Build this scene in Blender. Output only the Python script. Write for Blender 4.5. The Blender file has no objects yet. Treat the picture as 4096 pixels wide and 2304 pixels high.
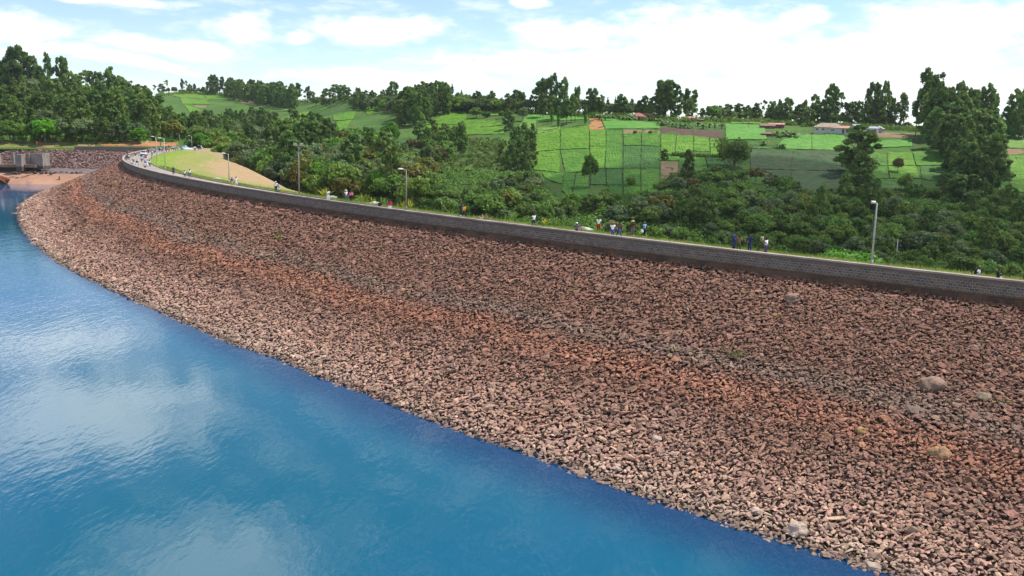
import bpy, bmesh, math, random
import numpy as np
from mathutils import Vector, Matrix
rnd = random.Random(7)
NR = np.random.default_rng(7)
sc = bpy.context.scene
COL = sc.collection

# ------------------------------------------------------------------ camera, sky, sun, exposure
FPX, CAMH, PITCH, ROLL = 3700.0, 12.0, math.atan(652 / 3700.0), 0.021
cam = bpy.data.cameras.new('camera')
cam.sensor_width = 36.0
cam.lens = 36.0 * FPX / 4096.0
cam.clip_start, cam.clip_end = 0.5, 9000
co = bpy.data.objects.new('camera', cam)
COL.objects.link(co)
co.matrix_world = Matrix.Translation((0, 0, CAMH)) @ Matrix.Rotation(math.pi / 2 - PITCH, 4, 'X') @ Matrix.Rotation(ROLL, 4, 'Z')
sc.camera = co
SUN_EL, SUN_AZ = math.radians(58), math.radians(63)
sl = bpy.data.lights.new('sun', 'SUN')
sl.energy = 5.0
sl.angle = math.radians(0.5)
sl.color = (1.0, 0.955, 0.88)
so = bpy.data.objects.new('sun', sl)
COL.objects.link(so)
SV = Vector((math.sin(SUN_AZ) * math.cos(SUN_EL), math.cos(SUN_AZ) * math.cos(SUN_EL), math.sin(SUN_EL)))
so.rotation_euler = SV.to_track_quat('Z', 'Y').to_euler()
so.location = SV * 300
sc.view_settings.view_transform = 'Standard'
sc.view_settings.look = 'None'
sc.view_settings.gamma = 1
sc.view_settings.exposure = 0.45
SKY_STRENGTH, CLOUD_STRENGTH = 0.125, 1.0

RM = np.array((Matrix.Rotation(math.pi / 2 - PITCH, 3, 'X') @ Matrix.Rotation(ROLL, 3, 'Z')))
CP = np.array([0, 0, CAMH])
def ray(x, y):
    return RM @ np.array([(x - 2048) / FPX, (1152 - y) / FPX, -1.0])
def atz(x, y, z):
    d = ray(x, y)
    return CP + d * ((z - CAMH) / d[2])
def atd(x, y, D):
    d = ray(x, y)
    return CP + d * (D / d[1])
def proj(p):
    v = RM.T @ (np.asarray(p, float) - CP)
    return 2048 + FPX * v[0] / -v[2], 1152 - FPX * v[1] / -v[2]

# ------------------------------------------------------------------ node helpers
class NT:
    def __init__(s, nt):
        s.nt = nt
        s.nt.nodes.clear()
    def n(s, t, **k):
        nd = s.nt.nodes.new(t)
        ins = k.pop('ins', {})
        for a, v in k.items():
            setattr(nd, a, v)
        for a, v in ins.items():
            s.put(nd.inputs[a], v)
        return nd
    def put(s, sock, v):
        if isinstance(v, bpy.types.NodeSocket):
            s.nt.links.new(v, sock)
        elif isinstance(v, (tuple, list)) and sock.type == 'RGBA' and len(v) == 3:
            sock.default_value = (*v, 1)
        else:
            sock.default_value = v
    def math(s, op, a, b=0.0, c=0.0, clamp=False):
        nd = s.n('ShaderNodeMath', operation=op, use_clamp=clamp)
        for i, v in enumerate((a, b, c)):
            s.put(nd.inputs[i], v)
        return nd.outputs[0]
    def vm(s, op, a, b=(0, 0, 0)):
        nd = s.n('ShaderNodeVectorMath', operation=op)
        s.put(nd.inputs[0], a)
        s.put(nd.inputs[1], b)
        return nd.outputs['Value'] if op in ('LENGTH', 'DOT_PRODUCT') else nd.outputs[0]
    def noise(s, vec, scale, detail=3, rough=0.55):
        return s.n('ShaderNodeTexNoise', ins={'Vector': vec, 'Scale': scale, 'Detail': detail, 'Roughness': rough}).outputs[0]
    def ss(s, x, a, b):
        nd = s.n('ShaderNodeMapRange', interpolation_type='SMOOTHSTEP')
        for i, v in zip(('Value', 'From Min', 'From Max'), (x, a, b)):
            s.put(nd.inputs[i], v)
        return nd.outputs[0]
    def mix(s, f, a, b, mode='MIX'):
        nd = s.n('ShaderNodeMix', data_type='RGBA', blend_type=mode)
        s.put(nd.inputs[0], f)
        s.put(nd.inputs[6], a)
        s.put(nd.inputs[7], b)
        return nd.outputs[2]
    def scale(s, vec, sx, sy, sz):
        return s.vm('MULTIPLY', vec, (sx, sy, sz))
    def bump(s, h, dist, strength=1.0, normal=None):
        nd = s.n('ShaderNodeBump', ins={'Height': h, 'Distance': dist, 'Strength': strength})
        if normal is not None:
            s.put(nd.inputs['Normal'], normal)
        return nd.outputs[0]
    def out(s, sh):
        o = s.n('ShaderNodeOutputMaterial')
        s.nt.links.new(sh, o.inputs[0])
    def bsdf(s, col, rough=0.8, spec=0.3, normal=None, **k):
        b = s.n('ShaderNodeBsdfPrincipled', ins={'Base Color': col, 'Roughness': rough, 'Specular IOR Level': spec})
        if normal is not None:
            s.put(b.inputs['Normal'], normal)
        for a, v in k.items():
            s.put(b.inputs[a], v)
        return b.outputs[0]
def newmat(name):
    m = bpy.data.materials.new(name)
    m.use_nodes = True
    return m, NT(m.node_tree)

# world: physical sky with a procedural layer of cumulus in it
w = bpy.data.worlds.new('World')
sc.world = w
w.use_nodes = True
t = NT(w.node_tree)
sky = t.n('ShaderNodeTexSky', sky_type='NISHITA', sun_disc=False, sun_elevation=SUN_EL, sun_rotation=SUN_AZ, air_density=1.0, dust_density=0.0, ozone_density=2.2, altitude=2000)
bg1 = t.n('ShaderNodeBackground', ins={'Color': sky.outputs[0], 'Strength': SKY_STRENGTH})
dirv = t.n('ShaderNodeTexCoord').outputs['Generated']
sep = t.n('ShaderNodeSeparateXYZ', ins={0: dirv})
az = t.math('ARCTAN2', sep.outputs[0], sep.outputs[1])
el = t.math('ARCSINE', sep.outputs[2])
uv = t.n('ShaderNodeCombineXYZ', ins={0: az, 1: el, 2: 0.0}).outputs[0]
warp = t.n('ShaderNodeTexNoise', ins={'Vector': uv, 'Scale': 9.0, 'Detail': 3.0})
uvw = t.vm('ADD', uv, t.vm('MULTIPLY', t.vm('SUBTRACT', warp.outputs[1], (.5, .5, .5)), (.10, .035, 0)))
BLOBS = [(60, 62, 130, 36), (590, 72, 85, 38), (420, 112, 190, 26), (150, 125, 110, 20), (330, 152, 150, 16), (740, 90, 60, 22), (960, 76, 190, 36),
         (465, 170, 38, 8), (1340, 14, 70, 18), (640, 205, 70, 14), (1000, 195, 320, 26), (1420, 92, 160, 42), (1780, 95, 260, 80),
         (1500, 160, 480, 40), (2060, 150, 520, 70), (2430, 80, 260, 80), (2030, 45, 75, 25), (2200, 225, 600, 50), (2900, 60, 320, 130), (-300, 110, 260, 50),
         (290, -4, 160, 12)]
def azel(x, y):
    d = ray(x, y)
    return math.atan2(d[0], d[1]), math.asin(d[2] / np.linalg.norm(d))
blist = []
for bx, by, ba, bb in BLOBS:
    a0, e0 = azel(bx * 1.59, by * 1.59)
    blist.append((a0, e0, ba * 1.59 / FPX, bb * 1.59 / FPX))
# higher clouds outside the picture, mirrored in the reservoir
for a0, e0, sa, se in ((-26, 17.0, 9.0, 3.2), (-19, 26.5, 8.5, 4.2), (-27, 12.5, 6, 1.4), (-33, 32, 9, 3), (-42, 22, 10, 5), (-10, 38, 10, 4), (40, 28, 16, 8), (15, 48, 20, 7), (70, 20, 20, 8), (-90, 30, 25, 9), (150, 35, 40, 10), (220, 25, 40, 9)):
    a0 = a0 - 360 if a0 > 180 else a0
    blist.append(tuple(math.radians(v) for v in (a0, e0, sa, se)))
dmin = None
for a0, e0, sa, se in blist:
    q = t.vm('LENGTH', t.vm('MULTIPLY', t.vm('SUBTRACT', uvw, (a0, e0, 0)), (1 / sa, 1 / se, 0)))
    dmin = q if dmin is None else t.math('MINIMUM', dmin, q)
nz = t.noise(t.scale(uv, 1.0, 2.4, 1), 26.0, 6, 0.6)
cov = t.math('ADD', t.math('SUBTRACT', 1.0, dmin), t.math('MULTIPLY', t.math('SUBTRACT', nz, 0.5), 1.75))
mask = t.ss(cov, -0.18, 0.72)
wisp = t.math('MULTIPLY', t.ss(t.noise(t.scale(uv, 1.0, 4.0, 1), 14.0, 4, 0.6), 0.45, 0.75), 0.45)
mask = t.math('MAXIMUM', mask, wisp)
shade = t.ss(t.noise(t.scale(uv, 1.0, 3.2, 1), 11.0, 4, 0.55), 0.55, 0.80)
ccol = t.mix(shade, (1.0, 1.0, 1.0), (0.80, 0.88, 0.97))
bg2 = t.n('ShaderNodeBackground', ins={'Color': ccol, 'Strength': t.math('MULTIPLY', CLOUD_STRENGTH, t.math('ADD', 1.0, t.math('MULTIPLY', t.ss(el, .15, .22), .55)))})
mx = t.n('ShaderNodeMixShader', ins={0: mask, 1: bg1.outputs[0], 2: bg2.outputs[0]})
wo = t.n('ShaderNodeOutputWorld')
w.node_tree.links.new(mx.outputs[0], wo.inputs[0])

# ------------------------------------------------------------------ object helpers
def tag(o, label=None, cat=None, group=None, kind=None):
    if label: o['label'] = label
    if cat: o['category'] = cat
    if group: o['group'] = group
    if kind: o['kind'] = kind
    return o
def link(name, me, parent=None, mat=None):
    o = bpy.data.objects.new(name, me)
    COL.objects.link(o)
    if parent is not None: o.parent = parent
    if mat is not None and not me.materials: me.materials.append(mat)
    return o
def empty(name, loc, rz=0.0, scale=1.0):
    o = bpy.data.objects.new(name, None)
    COL.objects.link(o)
    o.empty_display_size = 0.3
    o.location = loc
    o.rotation_euler = (0, 0, rz)
    o.scale = (scale,) * 3
    return o
def npmesh(name, V, Fc, smooth=False, uv=None, attrs=None):
    """V (n,3) float, Fc list of (m,k) int arrays (k = 3 or 4)"""
    me = bpy.data.meshes.new(name)
    V = np.ascontiguousarray(V, dtype=np.float32)
    if not isinstance(Fc, (list, tuple)): Fc = [Fc]
    Fc = [np.asarray(f, dtype=np.int32) for f in Fc if len(f)]
    me.vertices.add(len(V))
    me.vertices.foreach_set('co', V.ravel())
    lv = np.concatenate([f.ravel() for f in Fc])
    tot = np.concatenate([np.full(len(f), f.shape[1], np.int32) for f in Fc])
    start = np.concatenate([[0], np.cumsum(tot)[:-1]]).astype(np.int32)
    me.loops.add(len(lv))
    me.loops.foreach_set('vertex_index', lv)
    me.polygons.add(len(tot))
    me.polygons.foreach_set('loop_start', start)
    me.polygons.foreach_set('loop_total', tot)
    me.update(calc_edges=True)
    me.polygons.foreach_set('use_smooth', np.full(len(tot), bool(smooth)))
    if uv is not None:
        ul = me.uv_layers.new(name='uv')
        ul.data.foreach_set('uv', np.asarray(uv, np.float32)[lv].ravel())
    for k, a in (attrs or {}).items():
        a = np.asarray(a, np.float32)
        if a.ndim == 1:
            me.attributes.new(k, 'FLOAT', 'POINT').data.foreach_set('value', a)
        else:
            a = np.c_[a, np.ones(len(a), np.float32)] if a.shape[1] == 3 else a
            me.attributes.new(k, 'FLOAT_COLOR', 'POINT').data.foreach_set('color', a.astype(np.float32).ravel())
    me.validate()
    return me
def grid_faces(nr, nc):
    i = np.arange((nr - 1) * (nc - 1))
    r, c = i // (nc - 1), i % (nc - 1)
    a = r * nc + c
    return np.stack([a, a + 1, a + nc + 1, a + nc], 1)
class MB:
    """collects boxes and tubes, links them as one mesh"""
    def __init__(s): s.V, s.F = [], []
    def add(s, vs, fs):
        o = len(s.V)
        s.V += [tuple(v) for v in vs]
        s.F += [tuple(i + o for i in f) for f in fs]
    def box(s, c, d, rz=0.0, taper=1.0):
        ca, sa = math.cos(rz), math.sin(rz)
        vs = []
        for z in (-.5, .5):
            k = taper if z > 0 else 1.0
            for x, y in ((-.5, -.5), (.5, -.5), (.5, .5), (-.5, .5)):
                X, Y = x * d[0] * k, y * d[1] * k
                vs.append((c[0] + X * ca - Y * sa, c[1] + X * sa + Y * ca, c[2] + z * d[2]))
        s.add(vs, [(3, 2, 1, 0), (4, 5, 6, 7), (0, 1, 5, 4), (1, 2, 6, 5), (2, 3, 7, 6), (3, 0, 4, 7)])
    def tube(s, pts, rad, seg=8):
        pts = [Vector(p) for p in pts]
        if not isinstance(rad, (list, tuple)): rad = [rad] * len(pts)
        vs, fs = [], []
        for i, p in enumerate(pts):
            d = (pts[min(i + 1, len(pts) - 1)] - pts[max(i - 1, 0)]).normalized()
            a = d.orthogonal().normalized() if abs(d.z) < .99 else Vector((1, 0, 0))
            a = (a - d * a.dot(d)).normalized()
            b = d.cross(a)
            for k in range(seg):
                g = 2 * math.pi * k / seg
                vs.append(p + (a * math.cos(g) + b * math.sin(g)) * rad[i])
        for i in range(len(pts) - 1):
            for k in range(seg):
                k2 = (k + 1) % seg
                fs.append((i * seg + k, i * seg + k2, (i + 1) * seg + k2, (i + 1) * seg + k))
        fs.append(tuple(range(seg))[::-1])
        fs.append(tuple(range((len(pts) - 1) * seg, len(pts) * seg)))
        s.add(vs, fs)
    def ball(s, c, r, nu=10, nv=6, z0=-1.0):
        rr = r if isinstance(r, (tuple, list)) else (r, r, r)
        vs, fs = [], []
        for j in range(nv + 1):
            ph = math.asin(max(-1, z0)) + (math.pi / 2 - math.asin(max(-1, z0))) * j / nv
            for i in range(nu):
                g = 2 * math.pi * i / nu
                vs.append((c[0] + rr[0] * math.cos(ph) * math.cos(g), c[1] + rr[1] * math.cos(ph) * math.sin(g), c[2] + rr[2] * math.sin(ph)))
        for j in range(nv):
            for i in range(nu):
                k = (i + 1) % nu
                fs.append((j * nu + i, j * nu + k, (j + 1) * nu + k, (j + 1) * nu + i))
        s.add(vs, fs)
    def mesh(s, name, smooth=False):
        me = bpy.data.meshes.new(name)
        me.from_pydata(s.V, [], s.F)
        me.update()
        if smooth: me.polygons.foreach_set('use_smooth', np.ones(len(me.polygons), bool))
        return me
    def build(s, name, mat, parent=None, smooth=False):
        return link(name, s.mesh(name, smooth), parent, mat)

# ------------------------------------------------------------------ materials
_flat = {}
def paint(col, rough=0.7, spec=0.3, var=0.12, metallic=0.0):
    key = (tuple(round(c, 3) for c in col), rough, spec, metallic)
    if key in _flat: return _flat[key]
    m, t = newmat('paint')
    co_ = t.n('ShaderNodeTexCoord').outputs['Object']
    n = t.noise(co_, 3.0, 4)
    c = t.mix(t.ss(n, .3, .7), tuple(c * (1 - var) for c in col), tuple(min(1, c * (1 + var)) for c in col))
    t.out(t.bsdf(c, rough, spec, Metallic=metallic))
    _flat[key] = m
    return m
def ground_mat(name, c1, c2, c3, s1, s2, bump=0.3, bs=1.2, rough=0.95, stretch=(1, 1, 1)):
    m, t = newmat(name)
    p = t.scale(t.n('ShaderNodeNewGeometry').outputs['Position'], *stretch)
    a, b = t.noise(p, s1, 5), t.noise(p, s2, 4)
    c = t.mix(t.ss(a, .38, .64), c1, c2)
    c = t.mix(t.ss(b, .48, .72), c, c3)
    t.out(t.bsdf(c, rough, .15, t.bump(t.noise(p, bs, 5, .7), bump)))
    return m
GRASS_HILL = ground_mat('hill_grass', (.042, .105, .018), (.075, .155, .026), (.095, .095, .038), .035, .11, 1.2, .7)
SLOPE_GRASS = None
WATER_Z = -11.0

# ------------------------------------------------------------------ the dam: crest line (outer edge of the parapet coping)
CAP = [(4096, 1124), (3487, 1060), (3000, 1007), (2260, 922), (1760, 858.6), (1060, 760.6), (900, 739), (805, 723.6), (719, 708), (632, 690), (563, 672), (529, 658), (503, 648), (489, 637), (487.6, 630), (494.5, 622), (517, 615), (563, 601), (594, 596), (612, 594), (638, 590)]
P0 = np.array([atz(x, y, 1.0)[:2] for x, y in CAP])
d0 = P0[0] - P0[1]
P0 = np.vstack([P0[0] + d0 / np.linalg.norm(d0) * 42, P0[0] + d0 / np.linalg.norm(d0) * 20, P0])
s0 = np.r_[0, np.cumsum(np.linalg.norm(np.diff(P0, axis=0), axis=1))]
LC = s0[-1]
wt = np.ones(len(s0))
cx = np.polynomial.Polynomial.fit(s0, P0[:, 0], 6, w=wt)
cy = np.polynomial.Polynomial.fit(s0, P0[:, 1], 6, w=wt)
def crest(s): return np.stack([cx(s), cy(s)], -1)
dcx, dcy = cx.deriv(), cy.deriv()
def tang(s):
    v = np.stack([dcx(s), dcy(s)], -1)
    return v / np.linalg.norm(v, axis=-1, keepdims=True)
def down_n(s):          # horizontal normal towards the valley (downstream)
    v = tang(s)
    return np.stack([v[..., 1], -v[..., 0]], -1)
ss_ = np.linspace(0, LC, 700)
CS = crest(ss_)
def nearest(q):
    i = np.argmin(((CS - np.asarray(q)) ** 2).sum(1))
    n = down_n(ss_[i])
    return ss_[i], float(np.dot(np.asarray(q) - CS[i], n))
def road_pt(s, d, z=0.0):
    p = crest(s) + down_n(s) * d
    return Vector((p[0], p[1], z))
D2 = 4096 / 2576.0
WLINE = [(2220, 1449), (1840, 1325), (1590, 1245), (1380, 1165), (1175, 1095), (1030, 1040), (900, 985), (800, 950), (700, 905), (580, 865), (500, 830), (400, 785), (300, 740), (210, 697), (130, 650), (95, 620), (60, 580), (47, 550), (45, 530), (55, 512), (80, 495), (110, 480)]
ws, wd = [], []
for x, y in WLINE:
    s_, d_ = nearest(atz(x * D2, y * D2, WATER_Z)[:2])
    ws.append(s_); wd.append(-d_)
o_ = np.argsort(ws)
ws, wd = np.array(ws)[o_], np.array(wd)[o_]
def toe(s): return np.interp(s, ws, wd)
FOOT_Q, FOOT_Z = 0.42, -0.80
def face_z(s, q):
    return FOOT_Z + (q - FOOT_Q) * (WATER_Z - FOOT_Z) / (toe(s) - FOOT_Q)
def face_pt(s, q):
    p = crest(s) - down_n(s) * np.asarray(q)[..., None]
    return np.concatenate([p, face_z(s, q)[..., None]], -1)

def sweep(profile, s_arr, zfun=None, closed=False):
    """profile [(d, z)] swept along the crest, d positive = downstream. returns V, F, UV(s, profile length)"""
    pr = np.array(profile)
    n, k = len(s_arr), len(pr)
    c, nn = crest(s_arr), down_n(s_arr)
    V = np.zeros((n, k, 3))
    V[:, :, :2] = c[:, None] + nn[:, None] * pr[None, :, 0:1]
    V[:, :, 2] = pr[None, :, 1]
    l = np.r_[0, np.cumsum(np.linalg.norm(np.diff(pr, axis=0), axis=1))]
    UV = np.zeros((n, k, 2))
    UV[:, :, 0] = s_arr[:, None]
    UV[:, :, 1] = pr[None, :, 1] if abs(pr[:, 1]).max() > 0 else l
    Fc = grid_faces(n, k)
    return V.reshape(-1, 3), Fc, UV.reshape(-1, 2)
S_ALL = np.linspace(0, LC, 260)
# --- masonry
m_wall, t = newmat('masonry')
uvn = t.n('ShaderNodeUVMap', uv_map='uv').outputs[0]
wob = t.vm('ADD', uvn, t.vm('MULTIPLY', t.vm('SUBTRACT', t.n('ShaderNodeTexNoise', ins={'Vector': uvn, 'Scale': 2.5, 'Detail': 2.0}).outputs[1], (.5, .5, .5)), (.17, .085, 0)))
br = t.n('ShaderNodeTexBrick', offset=0.5, ins={'Vector': wob, 'Scale': 1.0, 'Mortar Size': 0.02, 'Mortar Smooth': 0.3, 'Brick Width': 0.36, 'Row Height': 0.225, 'Bias': -0.1,
      'Color1': (.105, .086, .078, 1), 'Color2': (.245, .180, .138, 1), 'Mortar': (.40, .35, .30, 1)})
n1 = t.noise(uvn, 0.8, 4)
n2 = t.noise(t.scale(uvn, 3.5, .7, 1), 1.0, 4, .7)
c = t.mix(t.ss(n1, .35, .7), br.outputs[0], (.125, .108, .098), 'MIX')
c = t.mix(.28, br.outputs[0], c)
c = t.mix(t.math('MULTIPLY', t.ss(n2, .60, .76), .75), c, (.34, .33, .34))
sy = t.n('ShaderNodeSeparateXYZ', ins={0: uvn}).outputs[1]
c = t.mix(t.math('MULTIPLY', t.ss(sy, .52, .66), .8), c, t.mix(t.noise(uvn, 1.5), (.12, .10, .085), (.20, .16, .13)))
c = t.mix(t.math('MULTIPLY', t.ss(t.math('ADD', sy, t.math('MULTIPLY', t.noise(uvn, 1.4, 3), .5)), .10, -.20), .8), c, (.16, .085, .045))
t.out(t.bsdf(c, .9, .2, t.bump(br.outputs[1], -.03, 1.0, t.bump(t.noise(uvn, 6, 4), .03))))
m_cope, t = newmat('coping')
uvn = t.n('ShaderNodeUVMap', uv_map='uv').outputs[0]
jx = t.math('FRACT', t.math('MULTIPLY', t.n('ShaderNodeSeparateXYZ', ins={0: uvn}).outputs[0], 1 / 2.4))
joint = t.ss(t.math('ABSOLUTE', t.math('SUBTRACT', jx, .5)), .494, .499)
gp = t.n('ShaderNodeNewGeometry').outputs['Position']
c = t.mix(t.ss(t.noise(gp, .35, 4), .35, .7), (.26, .20, .17), (.40, .33, .28))
c = t.mix(t.math('MULTIPLY', joint, .5), c, (.06, .055, .05))
t.out(t.bsdf(c, .9, .2, t.bump(t.noise(gp, 5, 4), .02)))
def wall(pts_fn, name, label, s_arr):
    root = empty(name, pts_fn(s_arr[0], 0.0))
    tag(root, label, 'wall')
    inv = root.matrix_basis.inverted()
    off = np.array(root.location)
    for nm, prof, mat in (('masonry', [(.07, -.9), (.07, .85), (.42, .85), (.42, -.2)], m_wall),
                          ('coping', [(.0, .845), (.0, 1.0), (.48, 1.0), (.48, .845), (.0, .845)], m_cope),
                          ('footing', [(-.55, -1.5), (-.42, -.50), (-.38, -.47), (.075, -.42)], m_foot)):
        n, k = len(s_arr), len(prof)
        V = np.array([[pts_fn(s, d, z) for d, z in prof] for s in s_arr]).reshape(-1, 3) - off
        UV = np.array([[(s, z) for d, z in prof] for s in s_arr]).reshape(-1, 2)
        me = npmesh(nm, V, grid_faces(n, k), False, UV)
        caps = []
        link(nm, me, root, mat)
    return root
m_foot = ground_mat('footing_concrete', (.075, .05, .038), (.13, .085, .06), (.16, .08, .035), .5, 1.3, .1, 3.0)
wall(lambda s, d, z=0.0: road_pt(s, d, z), 'dam_parapet_wall', 'long curved dark masonry parapet wall with pale coping along the dam crest', S_ALL)
# far wall, on the far bank, meeting the crest at a corner
FE = crest(LC)
FW0, FW1 = np.array([FE[0] - .3, FE[1] + .9]), atz(297, 584.5, 1.0)[:2]
fdir = (FW1 - FW0) / np.linalg.norm(FW1 - FW0)
fnor = np.array([-fdir[1], fdir[0]])
if fnor[1] > 0: fnor = -fnor                       # towards the camera
FLEN = float(np.linalg.norm(FW1 - FW0))
def far_pt(s, d, z=0.0):
    p = FW0 + fdir * s - fnor * d
    return Vector((p[0], p[1], z))
wall(far_pt, 'far_bank_wall', 'short straight dark masonry wall on the far bank above the rock slope', np.linspace(0, FLEN, 12))

# --- road, kerb, grass
m_road = ground_mat('road_surface', (.25, .215, .185), (.31, .27, .235), (.19, .165, .145), .12, .5, .02, 3.0)
V, Fc, UV = sweep([(.42, -.02), (3.6, .03), (6.75, -.02)], S_ALL)
tag(link('road', npmesh('road', V, Fc, True, UV), None, m_road), kind='structure')
V, Fc, UV = sweep([(6.72, -.05), (6.74, .12), (6.95, .13), (6.97, -.06)], S_ALL)
tag(link('kerb', npmesh('kerb', V, Fc, False, UV), None, ground_mat('kerb_concrete', (.12, .11, .10), (.20, .18, .16), (.08, .08, .06), .3, 1.1, .02, 4)), kind='structure')
GD_S = np.array([0, 200, 218, 238, 284, 326, 344, 360, 372, 378])
GD_D = np.array([34, 34, 34.1, 36.3, 39.6, 37.6, 34.3, 29, 23.0, 15])
def slope_z(d, s=300.0): return 0.0 if d < 8.5 else -(d - 8.5) / float(np.interp(s, [150, 218], [2.4, 5.5]))
rows = []
S_G = np.linspace(0, LC, 240)
KG = 34
for s in S_G:
    gd = float(np.interp(s, GD_S, GD_D))
    for k in range(KG):
        f = k / (KG - 1)
        if f < .7:
            d = 6.96 + (gd - 6.96) * f / .7
            z = slope_z(d, s)
        else:
            g = (f - .7) / .3
            d = gd + g * 75
            z = slope_z(gd, s) - g * 75 / 1.9
        p = road_pt(s, d, z + .05 + (0 if k == 0 else rnd.uniform(-.05, .05)))
        rows.append((p[0], p[1], p[2], d, s))
rows = np.array(rows)
m_gs, t = newmat('slope_grass')
gp = t.n('ShaderNodeNewGeometry').outputs['Position']
dist = t.n('ShaderNodeAttribute', attribute_name='offset').outputs['Fac']
sa = t.n('ShaderNodeAttribute', attribute_name='along').outputs['Fac']
green = t.mix(t.ss(t.noise(gp, .5, 4), .35, .65), (.12, .22, .018), (.21, .27, .04))
dry = t.mix(t.ss(t.noise(gp, .22, 5), .35, .65), (.250, .235, .085), (.200, .225, .055))
brown = t.mix(t.ss(t.noise(gp, .4, 5), .35, .7), (.36, .235, .135), (.29, .225, .11))
e = t.math('ADD', dist, t.math('MULTIPLY', t.math('SUBTRACT', t.noise(t.scale(gp, 1, 1, 1), .12, 5, .65), .5), 16.0))
c = t.mix(t.ss(e, 9.5, 15.0), green, dry)
br_s = t.math('MULTIPLY', t.ss(e, 19.0, 26.0), t.ss(sa, 205.0, 262.0))
c = t.mix(br_s, c, brown)
path_ = t.ss(t.noise(t.scale(t.n('ShaderNodeCombineXYZ', ins={0: sa, 1: dist, 2: 0.0}).outputs[0], .05, .55, 1), 1.6, 4, .6), .60, .70)
c = t.mix(t.math('MULTIPLY', path_, t.math('MULTIPLY', t.ss(dist, 10.0, 13.0), .75)), c, (.46, .36, .22))
t.out(t.bsdf(c, .95, .1, t.bump(t.noise(gp, 2.2, 5, .7), .35)))
tag(link('grass_slope', npmesh('grass_slope', rows[:, :3], grid_faces(len(S_G), KG), False, None, {'offset': rows[:, 3], 'along': rows[:, 4]}), None, m_gs), kind='structure')

# --- level earth at the end of the road, out to the foot of the wood
ea, eb = road_pt(LC - 1.5, .45), road_pt(LC - 1.5, 14)
pad = []
for i in range(16):
    for j in range(14):
        u, v = min(1, j / 11), i / 15
        p0_ = ea.lerp(eb, u); p1_ = ea.lerp(eb, u) + Vector((-9 + 20 * u, 44, 0))
        p_ = p0_.lerp(p1_, v)
        k = max(0, j - 11)
        pad.append((p_.x + 11 * k, p_.y + 1.5 * k, -.10 - .95 * max(0, (u - .5) / .5) - 5.5 * k + rnd.uniform(-.02, .02)))
tag(link('road_end_earth', npmesh('road_end_earth', np.array(pad), grid_faces(16, 14), True), None, ground_mat('earth_verge', (.27, .20, .11), (.20, .21, .07), (.30, .24, .17), .12, .4, .1, 2)), kind='structure')

# --- upstream face under the stones, carried on below the water
S_F = np.linspace(0, LC + 0, 200)
QF = np.linspace(0, 1.6, 44)
fv = np.array([[face_pt(s, np.array([FOOT_Q + (toe(s) - FOOT_Q) * q]))[0] for q in QF] for s in S_F]).reshape(-1, 3)
fv[:, 2] -= .22
m_under = ground_mat('embankment_earth', (.055, .034, .026), (.075, .046, .034), (.04, .027, .022), .4, 1.5, .2, 3)
tag(link('embankment', npmesh('embankment', fv, grid_faces(len(S_F), len(QF))), None, m_under), kind='structure')

# --- reservoir water
SW = np.linspace(0, LC, 200)
QW = [-6.0, 0.0, .5, 1.0, 1.7, 2.6, 4.0, 6.0, 9.5]
wv_ = np.array([[(*(crest(s) - down_n(s) * (toe(s) + q)), WATER_Z) for q in QW] for s in SW])
NS, KQ = len(SW), len(QW)
outer = [tuple(p) for p in wv_[:, -1]]
shore = np.array([[max(q, 0.0) * (1 + 2.2 * min(1, max(0, (s - 95) / 70))) for q in QW] for s in SW]).ravel()
ex_ = [(-900, 330, WATER_Z), (-900, -500, WATER_Z), (200, -500, WATER_Z)]
bm = bmesh.new()
lay = bm.verts.layers.float.new('shallow')
vv = [bm.verts.new(tuple(p)) for p in wv_.reshape(-1, 3)]
for v, q in zip(vv, shore): v[lay] = q
for f in grid_faces(NS, KQ): bm.faces.new([vv[i] for i in f])
xs = [bm.verts.new(p) for p in ex_]
for v in xs: v[lay] = 9.5
big = bm.faces.new([vv[i * KQ + KQ - 1] for i in range(NS)] + xs)
bmesh.ops.triangulate(bm, faces=[big])
bmesh.ops.recalc_face_normals(bm, faces=bm.faces[:])
if sum(f.normal.z for f in bm.faces) < 0: bmesh.ops.reverse_faces(bm, faces=bm.faces[:])
me = bpy.data.meshes.new('reservoir_water'); bm.to_mesh(me); bm.free()
m_water, t = newmat('water')
gp = t.n('ShaderNodeNewGeometry').outputs['Position']
rot = t.n('ShaderNodeMapping', ins={'Vector': gp, 'Rotation': (0, 0, math.radians(28)), 'Scale': (1, .38, 1)}).outputs[0]
rot2 = t.n('ShaderNodeMapping', ins={'Vector': gp, 'Rotation': (0, 0, math.radians(-40)), 'Scale': (1, .45, 1)}).outputs[0]
h = t.math('ADD', t.math('ADD', t.noise(rot, 2.3, 3, .5), t.math('MULTIPLY', t.noise(rot2, 1.5, 2, .5), .9)), t.math('MULTIPLY', t.noise(rot, .45, 2, .5), 1.3))
amp = t.math('ADD', .30, t.math('MULTIPLY', t.ss(t.noise(gp, .02, 3), .35, .65), .9))
b = t.n('ShaderNodeBump', ins={'Height': h, 'Distance': .021})
t.put(b.inputs['Strength'], amp)
wc = t.mix(t.ss(t.noise(gp, .010, 3), .35, .65), (.0015, .074, .122), (.002, .070, .172))
deep = t.bsdf(wc, .03, .5, b.outputs[0], IOR=1.33)
clear = t.n('ShaderNodeMixShader', ins={0: .45, 1: t.n('ShaderNodeBsdfTransparent', ins={0: (.27, .45, .76)}).outputs[0], 2: t.n('ShaderNodeBsdfDiffuse', ins={0: (.006, .062, .175)}).outputs[0]}).outputs[0]
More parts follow.
